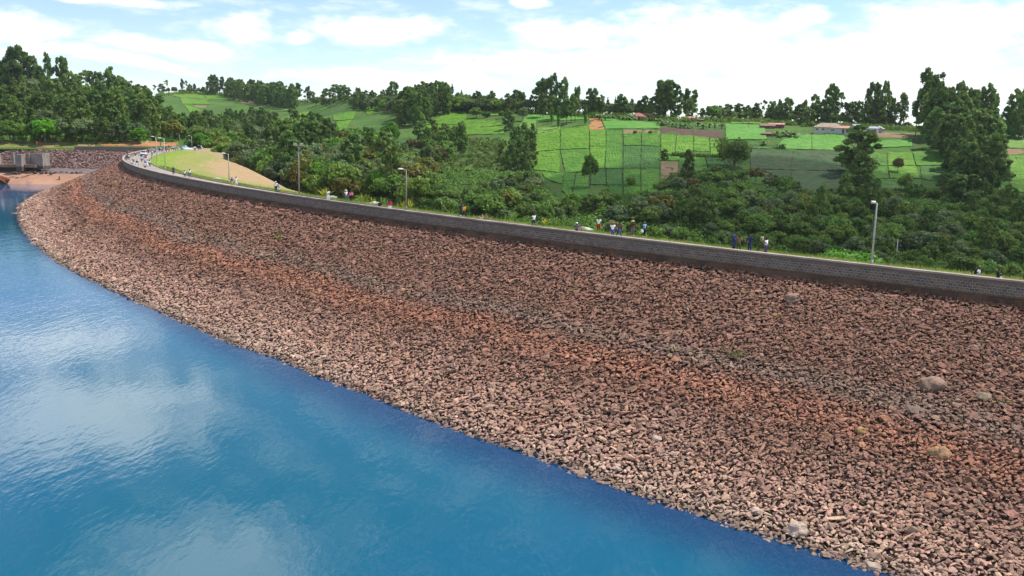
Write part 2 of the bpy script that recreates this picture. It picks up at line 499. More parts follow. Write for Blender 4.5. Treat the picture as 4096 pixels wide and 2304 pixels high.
gl = t.n('ShaderNodeMixShader', ins={0: t.n('ShaderNodeFresnel', ins={'IOR': 1.33, 'Normal': b.outputs[0]}).outputs[0], 1: clear, 2: t.n('ShaderNodeBsdfGlossy', ins={'Roughness': .03, 'Normal': b.outputs[0]}).outputs[0]}).outputs[0]
q_ = t.math('ADD', t.n('ShaderNodeAttribute', attribute_name='shallow').outputs['Fac'], t.math('MULTIPLY', t.math('SUBTRACT', t.noise(gp, .5, 3), .5), 1.2))
t.out(t.n('ShaderNodeMixShader', ins={0: t.ss(q_, .4, 7.0), 1: gl, 2: deep}).outputs[0])
tag(link('water', me, None, m_water), kind='structure')

# ------------------------------------------------------------------ riprap: angular stones, each placed on the face
def hull_stone(n, sq, rr):
    bm = bmesh.new()
    for _ in range(n):
        v = Vector((rr.gauss(0, 1), rr.gauss(0, 1), rr.gauss(0, 1))).normalized() * rr.uniform(.82, 1.0)
        bm.verts.new((v.x, v.y, v.z))
    r = bmesh.ops.convex_hull(bm, input=bm.verts[:])
    bmesh.ops.delete(bm, geom=[e for e in r['geom_interior'] if isinstance(e, bmesh.types.BMVert)], context='VERTS')
    bmesh.ops.triangulate(bm, faces=bm.faces[:])
    bm.verts.index_update()
    V = np.array([v.co[:] for v in bm.verts])
    Fc = np.array([[v.index for v in f.verts] for f in bm.faces])
    bm.free()
    V[:, 2] *= sq
    return V - V.mean(0), Fc
rr = random.Random(3)
STONES = [hull_stone(rr.choice((9, 10, 11, 12)), 1.0, rr) for _ in range(30)]
def rot_mats(n, tilt):
    a = NR.uniform(0, 2 * np.pi, n); b = NR.normal(0, tilt, n); c = NR.normal(0, tilt, n)
    ca, sa, cb, sb, cc, sc_ = np.cos(a), np.sin(a), np.cos(b), np.sin(b), np.cos(c), np.sin(c)
    Z = np.zeros(n); O = np.ones(n)
    Rz_ = np.stack([np.stack([ca, -sa, Z], -1), np.stack([sa, ca, Z], -1), np.stack([Z, Z, O], -1)], 1)
    Rx_ = np.stack([np.stack([O, Z, Z], -1), np.stack([Z, cb, -sb], -1), np.stack([Z, sb, cb], -1)], 1)
    Ry_ = np.stack([np.stack([cc, Z, sc_], -1), np.stack([Z, O, Z], -1), np.stack([-sc_, Z, cc], -1)], 1)
    return Rx_ @ Ry_ @ Rz_
def vnoise(p, seed):
    """cheap smooth 2-D value noise, vectorised"""
    r_ = np.random.default_rng(seed).random((64, 64))
    i = np.floor(p).astype(int); f = p - i
    f = f * f * (3 - 2 * f)
    g = lambda a, b: r_[(i[:, 0] + a) % 64, (i[:, 1] + b) % 64]
    return (g(0, 0) * (1 - f[:, 0]) + g(1, 0) * f[:, 0]) * (1 - f[:, 1]) + (g(0, 1) * (1 - f[:, 0]) + g(1, 1) * f[:, 0]) * f[:, 1]
def fbm(p, seed, n=4):
    return sum(vnoise(p * 2 ** k, seed + k) * .5 ** k for k in range(n)) / sum(.5 ** k for k in range(n))
def stone_colour(s, f, big=False):
    n = len(s)
    p = np.stack([s, f * 30], -1)
    f2 = f + (fbm(p * .06, 5) - .5) * .16
    sh = np.clip((s - 100) * .0009, 0, .12)
    base = np.tile(np.array([.225, .122, .086]), (n, 1))
    g = lambda c, w_: np.exp(-((f2 - c) / w_) ** 2)[:, None]
    base = base * (1 - g(.475 - sh, .045) * .75) + np.array([.215, .170, .142]) * g(.475 - sh, .045) * .75
    r_ = g(.595 - sh, .06) * .9
    base = base * (1 - r_) + np.array([.365, .172, .108]) * r_
    r2 = (np.clip((f2 - .66 + sh * .5) / .22, 0, 1) ** 1.0)[:, None]
    base = base * (1 - r2) + np.array([.46, .318, .262]) * r2
    r3 = np.clip((f2 - .90) / .07, 0, 1)[:, None]
    base = base * (1 - r3) + np.array([.49, .385, .325]) * r3
    pt = np.clip((fbm(p * .22, 15) - .5) * 4.5, 0, 1)[:, None] * .35
    base = base * (1 - pt) + np.array([.26, .135, .085]) * pt
    v = np.exp(NR.normal(0, .22, n))[:, None]
    hue = 1 + NR.normal(0, .045, (n, 3))
    base = base * v * hue
    yl = NR.random(n) < .0012
    base[yl] = np.array([.40, .27, .10])
    lg = NR.random(n) < .012
    base[lg] = base[lg] * .4 + np.array([.22, .19, .175])
    base = base * np.array([.94, .79, .675])
    wet = (f > .975)
    base[wet] *= .55
    return np.clip(base, .015, .75)
def build_stones(name, pos, nrm, size, flat, colr, mat):
    """pos (n,3); nrm (n,3); size (n,2) half extents; merged into one mesh"""
    n = len(pos)
    up = nrm / np.linalg.norm(nrm, axis=1, keepdims=True)
    ex = np.cross(np.tile([0, 1.0, 0.02], (n, 1)), up); ex /= np.linalg.norm(ex, axis=1, keepdims=True)
    ey = np.cross(up, ex)
    B = np.stack([ex, ey, up], -1)
    RMs = rot_mats(n, .21)
    M = B @ RMs
    S = np.stack([size[:, 0], size[:, 1], size[:, 1] * flat], -1)
    var = NR.integers(0, len(STONES), n)
    Vs, Fs, Cs, o = [], [], [], 0
    for k, (bv, bf) in enumerate(STONES):
        idx = np.nonzero(var == k)[0]
        if not len(idx): continue
        v = np.einsum('nij,nvj->nvi', M[idx], bv[None] * S[idx][:, None, :]) + pos[idx][:, None]
        Vs.append(v.reshape(-1, 3))
        Fs.append((bf[None] + (np.arange(len(idx)) * len(bv))[:, None, None] + o).reshape(-1, 3))
        Cs.append(np.repeat(colr[idx], len(bv), 0))
        o += len(idx) * len(bv)
    me = npmesh(name, np.concatenate(Vs), [np.concatenate(Fs)], False, None, {'tone': np.concatenate(Cs)})
    return link(name, me, None, mat)
m_stone, t = newmat('stone')
gp = t.n('ShaderNodeNewGeometry').outputs['Position']
ca = t.n('ShaderNodeAttribute', attribute_name='tone').outputs['Color']
nn_ = t.noise(gp, 5.0, 5, .65)
c = t.mix(t.ss(nn_, .25, .75), t.mix(.35, ca, (.03, .02, .018)), t.mix(.12, ca, (.5, .42, .38)))
t.out(t.bsdf(c, .88, .25, t.bump(t.noise(gp, 9.0, 4, .65), .05)))
gs, gq, gz = [], [], []
s = 1.0
while s < LC:
    D = float(np.hypot(*crest(s)))
    sp = .235 if D < 85 else (.29 if D < 125 else (.37 if D < 190 else .48))
    t_ = float(toe(s))
    nq = int((t_ + 6.0) / (sp * .86))
    gs += list(s + NR.uniform(-.5, .5, nq) * sp * 1.1)
    gq += list(FOOT_Q + .1 + (np.arange(nq) + NR.uniform(-.5, .5, nq) * 1.1) * sp * .86)
    gz += [sp] * nq
    s += sp
gs, gq, gz = np.clip(np.array(gs), 0, LC), np.array(gq), np.array(gz)
# larger stones over the fine ones
nb = int(len(gs) * .13)
bi = NR.integers(0, len(gs), nb)
gs = np.r_[gs, gs[bi] + NR.uniform(-.2, .2, nb)]; gq = np.r_[gq, np.clip(gq[bi] + NR.uniform(-.2, .2, nb), .7, 99)]; gzb = gz[bi] * NR.uniform(1.2, 1.9, nb)
gs = np.clip(gs, 0, LC)
gz = np.r_[gz, gzb]
fpos = face_pt(gs, gq)
nd = down_n(gs)
slo = (WATER_Z - FOOT_Z) / (toe(gs) - FOOT_Q)
fn = np.concatenate([nd * slo[:, None], np.ones((len(gs), 1))], -1)
size = np.stack([gz * .80 * np.exp(NR.normal(0, .36, len(gs))), gz * .56 * np.exp(NR.normal(0, .30, len(gs)))], -1)
fpos[:, 2] += NR.normal(-.02, .06, len(gs)) - .03
frac = (gq - FOOT_Q) / (toe(gs) - FOOT_Q)
o = build_stones('riprap', fpos, fn, size, NR.uniform(.32, .62, len(gs)), stone_colour(gs, frac), m_stone)
tag(o, 'reddish brown riprap stones covering the dam face down to the water', 'riprap', None, 'stuff')

# ------------------------------------------------------------------ far bank: rock slope, gravel bench, sand, flat ground
BK = [np.array(FW0) + np.array([6, 2.0]), FW0, FW1, np.array([-206., 338.]), np.array([-330., 306.]), np.array([-700., 180.])]
bseg = [np.linspace(0, 1, 14)[:-1][:, None] * (b - a) + a for a, b in zip(BK[:-1], BK[1:])]
BL = np.vstack(bseg + [BK[-1][None]])
bt = np.gradient(BL, axis=0); bt /= np.linalg.norm(bt, axis=1, keepdims=True)
bnm = np.stack([-bt[:, 1], bt[:, 0]], -1)
bnm[bnm[:, 1] > 0] *= -1
def bank_strip(name, prof, mat, jit=.08, kind='structure'):
    k = len(prof)
    V = np.zeros((len(BL), k, 3))
    for j, (d, z) in enumerate(prof):
        V[:, j, :2] = BL + bnm * d
        V[:, j, 2] = z
    V[:, 1:-1, 2] += NR.normal(0, jit, (len(BL), k - 2))
    return tag(link(name, npmesh(name, V.reshape(-1, 3), grid_faces(len(BL), k), False), None, mat), kind=kind)
bank_strip('far_bank', [(-1, -.35), (.2, -.6), (4, -2.9), (7, -4.8), (10, -6.65), (11, -6.8)], m_under)
m_gravel = ground_mat('bench_gravel', (.125, .10, .10), (.17, .14, .135), (.10, .07, .065), .15, .6, .05, 3)
bank_strip('gravel_path', [(9.6, -6.62), (11, -6.75), (15, -7.2), (20.5, -7.62), (21, -7.9)], m_gravel, .02)
m_sand = ground_mat('shore_sand', (.30, .165, .105), (.36, .205, .135), (.25, .145, .11), .10, .35, .1, 1.5)
bank_strip('sand_shore', [(20.6, -7.85), (23, -8.4), (26, -9.3), (29.5, -10.5), (32, -11.3), (40, -14)], m_sand, .06)
# stones of the far bank and the dark edge stones of the bench
nbk = 5200
bi = NR.integers(0, 56, nbk); f_ = NR.random(nbk)
qa = NR.uniform(.0, 10.2, nbk)
bp = np.zeros((nbk, 3))
bp[:, :2] = BL[bi] * (1 - f_[:, None]) + BL[bi + 1] * f_[:, None] + bnm[bi] * qa[:, None]
bp[:, 2] = np.interp(qa, [.2, 4, 7, 10, 11], [-.6, -2.9, -4.8, -6.65, -6.8]) + .05
bsz = .46 * np.exp(NR.normal(0, .3, (nbk, 2)))
bcol = np.array([.20, .115, .10]) * np.exp(NR.normal(0, .22, nbk))[:, None] * (1 + NR.normal(0, .06, (nbk, 3)))
o = build_stones('far_bank_riprap', bp, np.concatenate([bnm[bi] * .5, np.ones((nbk, 1))], 1), bsz * np.array([1.25, .9]), NR.uniform(.5, .9, nbk), np.clip(bcol, .02, .6), m_stone)
tag(o, 'purplish brown riprap stones on the far bank under the short wall', 'riprap', None, 'stuff')

# ------------------------------------------------------------------ hills: columns of (image row, distance) give a real hillside
def yz(x, z, D):
    """image row of the ground of height z at distance D in column x"""
    lo, hi = 200.0, 2300.0
    for _ in range(40):
        m = (lo + hi) / 2
        if atd(x, m, D)[2] > z: lo = m
        else: hi = m
    return (lo + hi) / 2
HC = {
 -700: [('z', -.15, 300), (585, 318), (556, 330), (530, 370), (450, 470), (370, 640)],
 0: [('z', -.15, 341), (588, 343), (561, 352), (545, 385), (470, 490), (385, 640)],
 400: [('z', -.15, 350), (586, 352), (564, 359), (548, 390), (480, 500), (385, 640)],
 560: [('z', -.15, 356), (588, 358), (566, 364), (550, 400), (490, 520), (400, 660)],
 680: [('z', -.15, 372), (594, 376), (572, 384), (550, 430), (500, 560), (420, 760), (370, 1000)],
 770: [('z', -.15, 385), (598, 392), (575, 410), (545, 470), (500, 620), (440, 800), (368, 1020)],
 900: [(660, 368), (610, 400), (560, 470), (510, 600), (450, 790), (375, 1020)],
 1000: [(720, 345), (660, 375), (590, 440), (520, 590), (450, 780), (385, 1000)],
 1200: [(830, 300), (740, 325), (640, 400), (560, 490), (480, 640), (405, 900)],
 1400: [(860, 280), (770, 310), (660, 385), (560, 480), (480, 590), (400, 720)],
 1700: [(900, 270), (810, 305), (700, 360), (560, 470), (470, 550), (420, 620)],
 2050: [(950, 260), (840, 295), (720, 350), (560, 450), (490, 500), (445, 540)],
 2400: [(1000, 255), (850, 300), (720, 350), (560, 430), (500, 475), (465, 520)],
 2700: [(1030, 255), (850, 300), (720, 345), (560, 425), (515, 455), (480, 510)],
 3000: [(1060, 250), (870, 300), (740, 345), (580, 420), (530, 450), (483, 600)],
 3330: [(1100, 245), (900, 295), (760, 345), (600, 415), (530, 450), (505, 540)],
 3700: [(1140, 240), (920, 295), (790, 340), (620, 410), (545, 455), (520, 530)],
 4096: [(1180, 235), (930, 295), (810, 335), (640, 400), (550, 465), (525, 540)],
 4800: [(1260, 225), (980, 290), (830, 335), (660, 400), (565, 465), (545, 540)],
}
HX = sorted(HC)
HT = {}
for x in HX:
    c_ = [((yz(x, a[1], a[2]), a[2]) if a[0] == 'z' else a) for a in HC[x]]
    HT[x] = (np.array([a[0] for a in c_]), np.array([a[1] for a in c_], float))
def col_at(x, f):
    """row and distance of fraction f (0 bottom, 1 ridge) in column x"""
    i = int(np.clip(np.searchsorted(HX, x) - 1, 0, len(HX) - 2))
    g = np.clip((x - HX[i]) / (HX[i + 1] - HX[i]), 0, 1)
    g = g * g * (3 - 2 * g) * .6 + g * .4
    r = []
    for X in (HX[i], HX[i + 1]):
        ys, ds = HT[X]
        r.append((ys[0], ys[-1], ys, ds))
    y0 = r[0][0] * (1 - g) + r[1][0] * g
    y1 = r[0][1] * (1 - g) + r[1][1] * g
    return y0, y1, r, g
def hillD(x, y):
    y0, y1, r, g = col_at(x, 0)
    f = np.clip((y0 - y) / (y0 - y1), 0, 1)
    out = 0
    for wgt, (a0, a1, ys, ds) in zip((1 - g, g), r):
        out += wgt * np.interp(f, (a0 - ys) / (a0 - a1), ds)
    return float(out)
def hill(x, y):
    y0, y1, r, g = col_at(x, 0)
    y = min(max(y, y1), y0)
    return atd(x, y, hillD(x, y))
hx = np.arange(-700, 4801, 22)
NRH = 84
V = []
for x in hx:
    y0, y1, r, g = col_at(x, 0)
    p0 = hill(x, y0)
    col = [(p0[0] * .97, p0[1] * .97 if x > 800 else p0[1] - .8, p0[2] - (9 if x > 800 else .3))]
    for k in range(NRH):
        f = k / (NRH - 1)
        p = hill(x, y0 + (y1 - y0) * f)
        col.append((p[0], p[1], p[2] + (rnd.uniform(-.25, .25) if k > 2 else 0)))
    pr = col[-1]
    for k_, dz in ((1.06, -4), (1.4, -9), (2.6, -14), (5, -20)):
        col.append((pr[0] * k_, pr[1] * k_, pr[2] + dz))
    V += col
tag(link('hillside', npmesh('hillside', np.array(V), grid_faces(len(hx), NRH + 5), True), None, GRASS_HILL), kind='structure')
# wide ground to the horizon
bm = bmesh.new()
bmesh.ops.create_grid(bm, x_segments=40, y_segments=40, size=6000)
for v in bm.verts:
    v.co.z = -62
me = bpy.data.meshes.new('ground'); bm.to_mesh(me); bm.free()
tag(link('ground', me, None, GRASS_HILL), kind='structure')

# ------------------------------------------------------------------ fields
def crop_mat(name, c1, c2, c3, bump=.35):
    m, t = newmat(name)
    gp = t.n('ShaderNodeNewGeometry').outputs['Position']
    q = t.n('ShaderNodeMapping', ins={'Vector': gp, 'Rotation': (0, 0, .12), 'Scale': (.22, .9, 1.6)}).outputs[0]
    r_ = t.noise(q, .9, 4, .6)
    c = t.mix(t.ss(t.noise(gp, .07, 4), .35, .65), c1, c2)
    c = t.mix(t.math('MULTIPLY', t.ss(r_, .46, .62), .95), c, c3)
    c = t.mix(t.math('MULTIPLY', t.ss(t.noise(gp, .35, 4, .65), .5, .72), .5), c, c3)
    sh = t.n('ShaderNodeMixShader', ins={0: .15})
    b = t.bsdf(c, .75, .15, t.bump(t.math('ADD', r_, t.math('MULTIPLY', t.noise(gp, 1.1, 3), .5)), bump))
    tr = t.n('ShaderNodeBsdfTranslucent', ins={0: c}).outputs[0]
    t.put(sh.inputs[1], b); t.put(sh.inputs[2], tr)
    t.out(sh.outputs[0])
    return m
CM = dict(
 tea=crop_mat('tea_bright', (.095, .225, .010), (.135, .270, .018), (.042, .125, .008)),
 tea2=crop_mat('tea_deep', (.065, .185, .012), (.098, .225, .016), (.032, .100, .009)),
 teadark=crop_mat('tea_pruned', (.046, .130, .018), (.068, .165, .020), (.028, .075, .014)),
 grass=crop_mat('pasture', (.090, .260, .030), (.130, .290, .045), (.060, .190, .022), .2),
 pale=crop_mat('maize', (.135, .270, .035), (.185, .300, .060), (.075, .150, .025), .4),
 potato=crop_mat('potato', (.048, .105, .028), (.070, .100, .034), (.030, .055, .018), .5),
 soil=ground_mat('dark_soil', (.085, .048, .038), (.110, .062, .048), (.07, .05, .035), .3, 1.0, .3, 1.5),
 brown=ground_mat('brown_soil', (.200, .125, .075), (.240, .160, .100), (.12, .13, .04), .2, .8, .3, 1.5),
 red=ground_mat('red_soil', (.32, .130, .055), (.37, .17, .08), (.16, .16, .04), .12, .35, .3, 1.2))
FNAME = dict(tea='tea_field', tea2='tea_field', teadark='tea_field', grass='pasture', pale='crop_field', potato='crop_field', soil='soil_plot', brown='soil_plot', red='soil_plot')
def field(quad, mat, h=.75, n=15):
    q = np.array(quad, float)
    V, tops = [], []
    for i in range(n):
        for j in range(n):
            u, v = j / (n - 1), i / (n - 1)
            if 0 < u < 1 and 0 < v < 1: u += rnd.uniform(-.012, .012)
            e = (1.2 * math.sin(i * 1.7 + q[0][0]) if j in (0, n - 1) else 0) + (.5 * math.sin(j * 2.1 + q[0][1]) if i in (0, n - 1) else 0)
            p = (q[0] * (1 - u) + q[1] * u) * (1 - v) + (q[3] * (1 - u) + q[2] * u) * v
            P = hill(p[0] + e * .6, p[1] + e * .2)
            V.append((P[0], P[1], P[2] + h + rnd.uniform(-.12, .12) * (h > .2)))
    Fc = grid_faces(n, n)
    ring = list(range(n)) + [i * n + n - 1 for i in range(1, n)] + [n * n - 1 - i for i in range(1, n)] + [i * n for i in range(n - 2, 0, -1)]
    b0 = len(V)
    for i in ring: V.append((V[i][0], V[i][1], V[i][2] - h - .6))
    sk = [(ring[k], b0 + k, b0 + (k + 1) % len(ring), ring[(k + 1) % len(ring)]) for k in range(len(ring))]
    nm = FNAME[mat]
    return tag(link(nm, npmesh(nm, np.array(V), [Fc, np.array(sk)], False), None, CM[mat]), kind='structure')
z1 = lambda x, y: (x / 2.415, 150 + y / 2.415)
z2 = lambda x, y: (900 + x / 2.2295, 250 + y / 2.2295)
z3 = lambda x, y: (1800 + x / 2.2295, 250 + y / 2.2295)
z4 = lambda x, y: (2600 + x / 2.229, 250 + y / 2.229)
z5 = lambda x, y: (3296 + x / 2.415, 250 + y / 2.415)
def fq(zf, mat, *c, h=.4): field([zf(c[i], c[i + 1]) for i in range(0, 8, 2)], mat, h)
fq(z1, 'tea', 1600, 552, 1960, 548, 1990, 598, 1740, 582); fq(z1, 'tea', 1965, 548, 2120, 562, 2330, 602, 1998, 598)
fq(z1, 'tea', 1740, 594, 1990, 606, 2030, 650, 1760, 640); fq(z1, 'tea', 1780, 652, 1890, 672, 1960, 720, 1830, 722)
fq(z1, 'tea2', 1820, 742, 2010, 800, 1960, 830, 1850, 790); fq(z1, 'brown', 1750, 580, 2000, 592, 2010, 606, 1760, 594, h=.1)
fq(z1, 'brown', 1650, 530, 1950, 530, 1950, 546, 1600, 550, h=.1); fq(z1, 'brown', 1870, 655, 1990, 662, 1990, 682, 1895, 672, h=.1)
fq(z1, 'brown', 2330, 604, 2473, 620, 2480, 655, 2330, 632, h=.1)
fq(z2, 'tea', 0, 288, 60, 296, 130, 328, 0, 322); fq(z2, 'brown', 130, 336, 330, 362, 420, 392, 150, 360, h=.1); fq(z2, 'pale', 370, 390, 580, 420, 590, 440, 420, 410)
fq(z2, 'tea', 500, 505, 770, 428, 690, 505, 500, 605); fq(z2, 'tea', 400, 560, 495, 520, 480, 590, 400, 600); fq(z2, 'tea2', 850, 405, 950, 392, 900, 420, 790, 440)
fq(z2, 'tea', 960, 475, 1180, 420, 1140, 512, 970, 522); fq(z2, 'tea', 1230, 402, 1350, 388, 1350, 432, 1270, 470); fq(z2, 'tea', 990, 532, 1130, 515, 1080, 600, 1030, 640)
fq(z2, 'tea2', 930, 680, 1030, 650, 1010, 745, 985, 745); fq(z2, 'brown', 510, 612, 660, 525, 640, 560, 520, 650, h=.1); fq(z2, 'brown', 1400, 410, 1540, 385, 1540, 410, 1420, 435, h=.1)
fq(z2, 'tea', 1960, 465, 2145, 418, 2160, 560, 1780, 555); fq(z2, 'tea', 1785, 562, 2160, 566, 2160, 655, 1900, 655)
fq(z3, 'tea', 20, 440, 142, 432, 135, 505, 0, 560); fq(z3, 'tea', 140, 515, 380, 520, 480, 560, 130, 600); fq(z3, 'tea', 0, 605, 480, 570, 480, 640, 0, 650)
fq(z3, 'pale', 330, 415, 460, 405, 500, 470, 330, 480); fq(z3, 'pale', 620, 555, 770, 520, 760, 590, 620, 620); fq(z3, 'grass', 690, 460, 1230, 480, 1230, 510, 640, 540)
fq(z3, 'pale', 780, 590, 980, 572, 985, 600, 780, 640); fq(z3, 'tea', 770, 645, 980, 604, 978, 780, 760, 800); fq(z3, 'tea', 760, 806, 978, 786, 975, 985, 745, 960)
fq(z3, 'tea', 990, 600, 1235, 568, 1240, 770, 985, 780); fq(z3, 'tea2', 985, 786, 1240, 776, 1240, 978, 1030, 985); fq(z3, 'tea2', 820, 990, 1020, 992, 1000, 1090, 850, 1040)
fq(z3, 'red', 1240, 498, 1340, 500, 1382, 598, 1242, 600, h=.1); fq(z3, 'grass', 1345, 496, 1870, 548, 1870, 594, 1388, 596)
fq(z3, 'brown', 1545, 600, 1712, 600, 1712, 632, 1545, 632, h=.1); fq(z3, 'brown', 1718, 600, 1868, 602, 1868, 634, 1718, 632, h=.1)
fq(z3, 'tea', 1246, 606, 1388, 606, 1388, 750, 1248, 750); fq(z3, 'tea', 1250, 756, 1390, 756, 1372, 948, 1255, 948); fq(z3, 'tea2', 1396, 608, 1530, 612, 1532, 955, 1386, 950)
fq(z3, 'tea2', 1548, 636, 1702, 636, 1702, 744, 1550, 744); fq(z3, 'tea2', 1712, 636, 1868, 640, 1868, 750, 1710, 744); fq(z3, 'teadark', 1550, 752, 1700, 752, 1698, 948, 1546, 950)
fq(z3, 'teadark', 1708, 752, 1868, 758, 1866, 948, 1704, 948); fq(z3, 'tea2', 1546, 956, 1696, 954, 1698, 1100, 1548, 1100); fq(z3, 'tea2', 1704, 954, 1864, 954, 1862, 1098, 1706, 1100)
fq(z3, 'teadark', 1260, 958, 1382, 958, 1392, 1094, 1256, 1094); fq(z3, 'teadark', 1392, 960, 1530, 962, 1532, 1098, 1400, 1098); fq(z3, 'tea2', 1020, 992, 1122, 990, 1078, 1198, 1000, 1150)
fq(z3, 'tea2', 1132, 990, 1236, 988, 1234, 1198, 1088, 1196); fq(z3, 'tea2', 1420, 1106, 1534, 1106, 1544, 1240, 1450, 1200); fq(z3, 'tea2', 1546, 1106, 1698, 1106, 1700, 1242, 1556, 1244)
fq(z3, 'tea2', 1706, 1106, 1860, 1104, 1832, 1212, 1710, 1240)
fq(z4, 'soil', 102, 578, 378, 600, 378, 656, 100, 638, h=.15); fq(z4, 'soil', 386, 601, 662, 616, 640, 686, 386, 657, h=.15)
fq(z4, 'tea', 100, 644, 232, 650, 215, 826, 100, 826); fq(z4, 'tea', 240, 650, 385, 658, 382, 790, 226, 828); fq(z4, 'tea', 394, 660, 525, 676, 530, 800, 390, 792); fq(z4, 'tea', 534, 678, 640, 686, 640, 846, 544, 830)
fq(z4, 'tea2', 110, 838, 262, 846, 262, 880, 110, 876); fq(z4, 'tea2', 390, 846, 488, 852, 515, 962, 382, 1020); fq(z4, 'teadark', 500, 854, 690, 862, 690, 945, 520, 950); fq(z4, 'tea2', 520, 956, 692, 950, 690, 1036, 525, 1040)
fq(z4, 'grass', 672, 550, 1020, 562, 1040, 690, 680, 690); fq(z4, 'grass', 1190, 690, 1440, 640, 1440, 780, 1110, 770); fq(z4, 'grass', 1444, 630, 1736, 645, 1740, 790, 1446, 780)
fq(z4, 'teadark', 860, 700, 1100, 740, 1090, 775, 870, 770); fq(z4, 'pale', 690, 496, 1100, 494, 1090, 548, 722, 545)
fq(z4, 'potato', 890, 775, 1280, 785, 1250, 960, 900, 950, h=.3); fq(z4, 'potato', 1284, 785, 1690, 790, 1740, 970, 1254, 962, h=.3); fq(z4, 'potato', 1000, 960, 1250, 966, 1270, 1160, 1200, 1060, h=.3)
fq(z4, 'potato', 1256, 968, 1742, 976, 1800, 1170, 1280, 1172, h=.3); fq(z4, 'tea2', 1290, 1256, 1700, 1250, 1690, 1312, 1320, 1330); fq(z4, 'brown', 100, 885, 250, 890, 240, 1060, 92, 1060, h=.1); fq(z4, 'brown', 380, 1030, 690, 1044, 640, 1110, 430, 1130, h=.1)
fq(z5, 'brown', 440, 670, 880, 690, 870, 735, 450, 720, h=.1); fq(z5, 'grass', 445, 765, 850, 745, 850, 815, 450, 830)
fq(z5, 'tea2', 445, 865, 604, 900, 606, 1005, 440, 1005); fq(z5, 'tea2', 438, 1012, 606, 1010, 628, 1126, 430, 1128); fq(z5, 'tea', 618, 872, 848, 878, 880, 1000, 620, 1004); fq(z5, 'tea', 622, 1010, 882, 1006, 925, 1126, 640, 1126)
fq(z5, 'tea2', 858, 870, 1150, 832, 1160, 1000, 892, 1000); fq(z5, 'teadark', 432, 1136, 930, 1136, 940, 1250, 432, 1246); fq(z5, 'teadark', 930, 1008, 1180, 1006, 1250, 1180, 945, 1130)  # first plot's shadow is put into its colour by the deeper tea
fq(z5, 'tea2', 1600, 912, 1780, 906, 1790, 1255, 1690, 1255); fq(z5, 'tea', 1786, 906, 2060, 900, 2060, 1262, 1796, 1256); fq(z5, 'soil', 1692, 1268, 2060, 1276, 2060, 1352, 1702, 1350, h=.1)
fq(z5, 'pale', 1560, 760, 2060, 740, 2060, 830, 1575, 830, h=.3); fq(z5, 'brown', 1575, 836, 2060, 834, 2060, 892, 1592, 896, h=.1)
fq(z1, 'red', 560, 1018, 900, 1000, 900, 1044, 560, 1048, h=.06) if False else None
CM['dry'] = ground_mat('dry_grass', (.150, .165, .040), (.210, .185, .075), (.190, .110, .050), .10, .3, .3, 1.2); FNAME['dry'] = 'pasture'
for q0, q1 in ((-70, 150), (150, 380)): fq(lambda x, y: (x, y), 'dry', q0, 562, q1, 562, q1, 590, q0, 592, h=.08)
fq(lambda x, y: (x, y), 'red', 385, 568, 640, 566, 640, 585, 395, 583, h=.08); fq(lambda x, y: (x, y), 'red', 645, 566, 712, 570, 716, 583, 645, 585, h=.08)

# ------------------------------------------------------------------ foliage
def leaf_mat(name, a, b, trans=.40):
    m, t = newmat(name)
    at = t.n('ShaderNodeAttribute', attribute_name='clump').outputs['Fac']
    r_ = t.n('ShaderNodeObjectInfo').outputs['Random']
    c = t.mix(at, a, b)
    hs = t.n('ShaderNodeHueSaturation', ins={'Color': c})
    t.put(hs.inputs['Hue'], t.math('ADD', .482, t.math('MULTIPLY', r_, .034)))
    t.put(hs.inputs['Value'], t.math('ADD', .72, t.math('MULTIPLY', t.math('FRACT', t.math('MULTIPLY', r_, 7.31)), .56)))
    c = hs.outputs[0]
    sh = t.n('ShaderNodeMixShader', ins={0: trans})
    t.put(sh.inputs[1], t.bsdf(c, .6, .25)); t.put(sh.inputs[2], t.n('ShaderNodeBsdfTranslucent', ins={0: c}).outputs[0])
    t.out(sh.outputs[0])
    return m
LM = dict(
 euc=leaf_mat('eucalyptus_leaf', (0.0671, 0.1383, 0.0244), (0.1879, 0.2899, 0.0561)),
 broad=leaf_mat('broadleaf_leaf', (0.0671, 0.1475, 0.0195), (0.1905, 0.3096, 0.0439)),
 deep=leaf_mat('deep_leaf', (0.0645, 0.1423, 0.0220), (0.1745, 0.2767, 0.0464)),
 yellow=leaf_mat('flowering_leaf', (0.1007, 0.1252, 0.0195), (0.2281, 0.2108, 0.0366)),
 rust=leaf_mat('russet_leaf', (0.1141, 0.1120, 0.0342), (0.2013, 0.1581, 0.0549)),
 grey=leaf_mat('greygreen_leaf', (0.0939, 0.1515, 0.0561), (0.2013, 0.2701, 0.1037)),
 bright=leaf_mat('bright_leaf', (0.0671, 0.2042, 0.0122), (0.1409, 0.3426, 0.0220)),
 banana=leaf_mat('banana_leaf', (0.0805, 0.1713, 0.0244), (0.1610, 0.2767, 0.0610), .35),
 con=leaf_mat('conifer_leaf', (0.0242, 0.0527, 0.0244), (0.0537, 0.0922, 0.0390), .12))
BARK = ground_mat('bark', (.16, .13, .10), (.24, .20, .16), (.09, .07, .055), .8, 2.5, .05, 6)
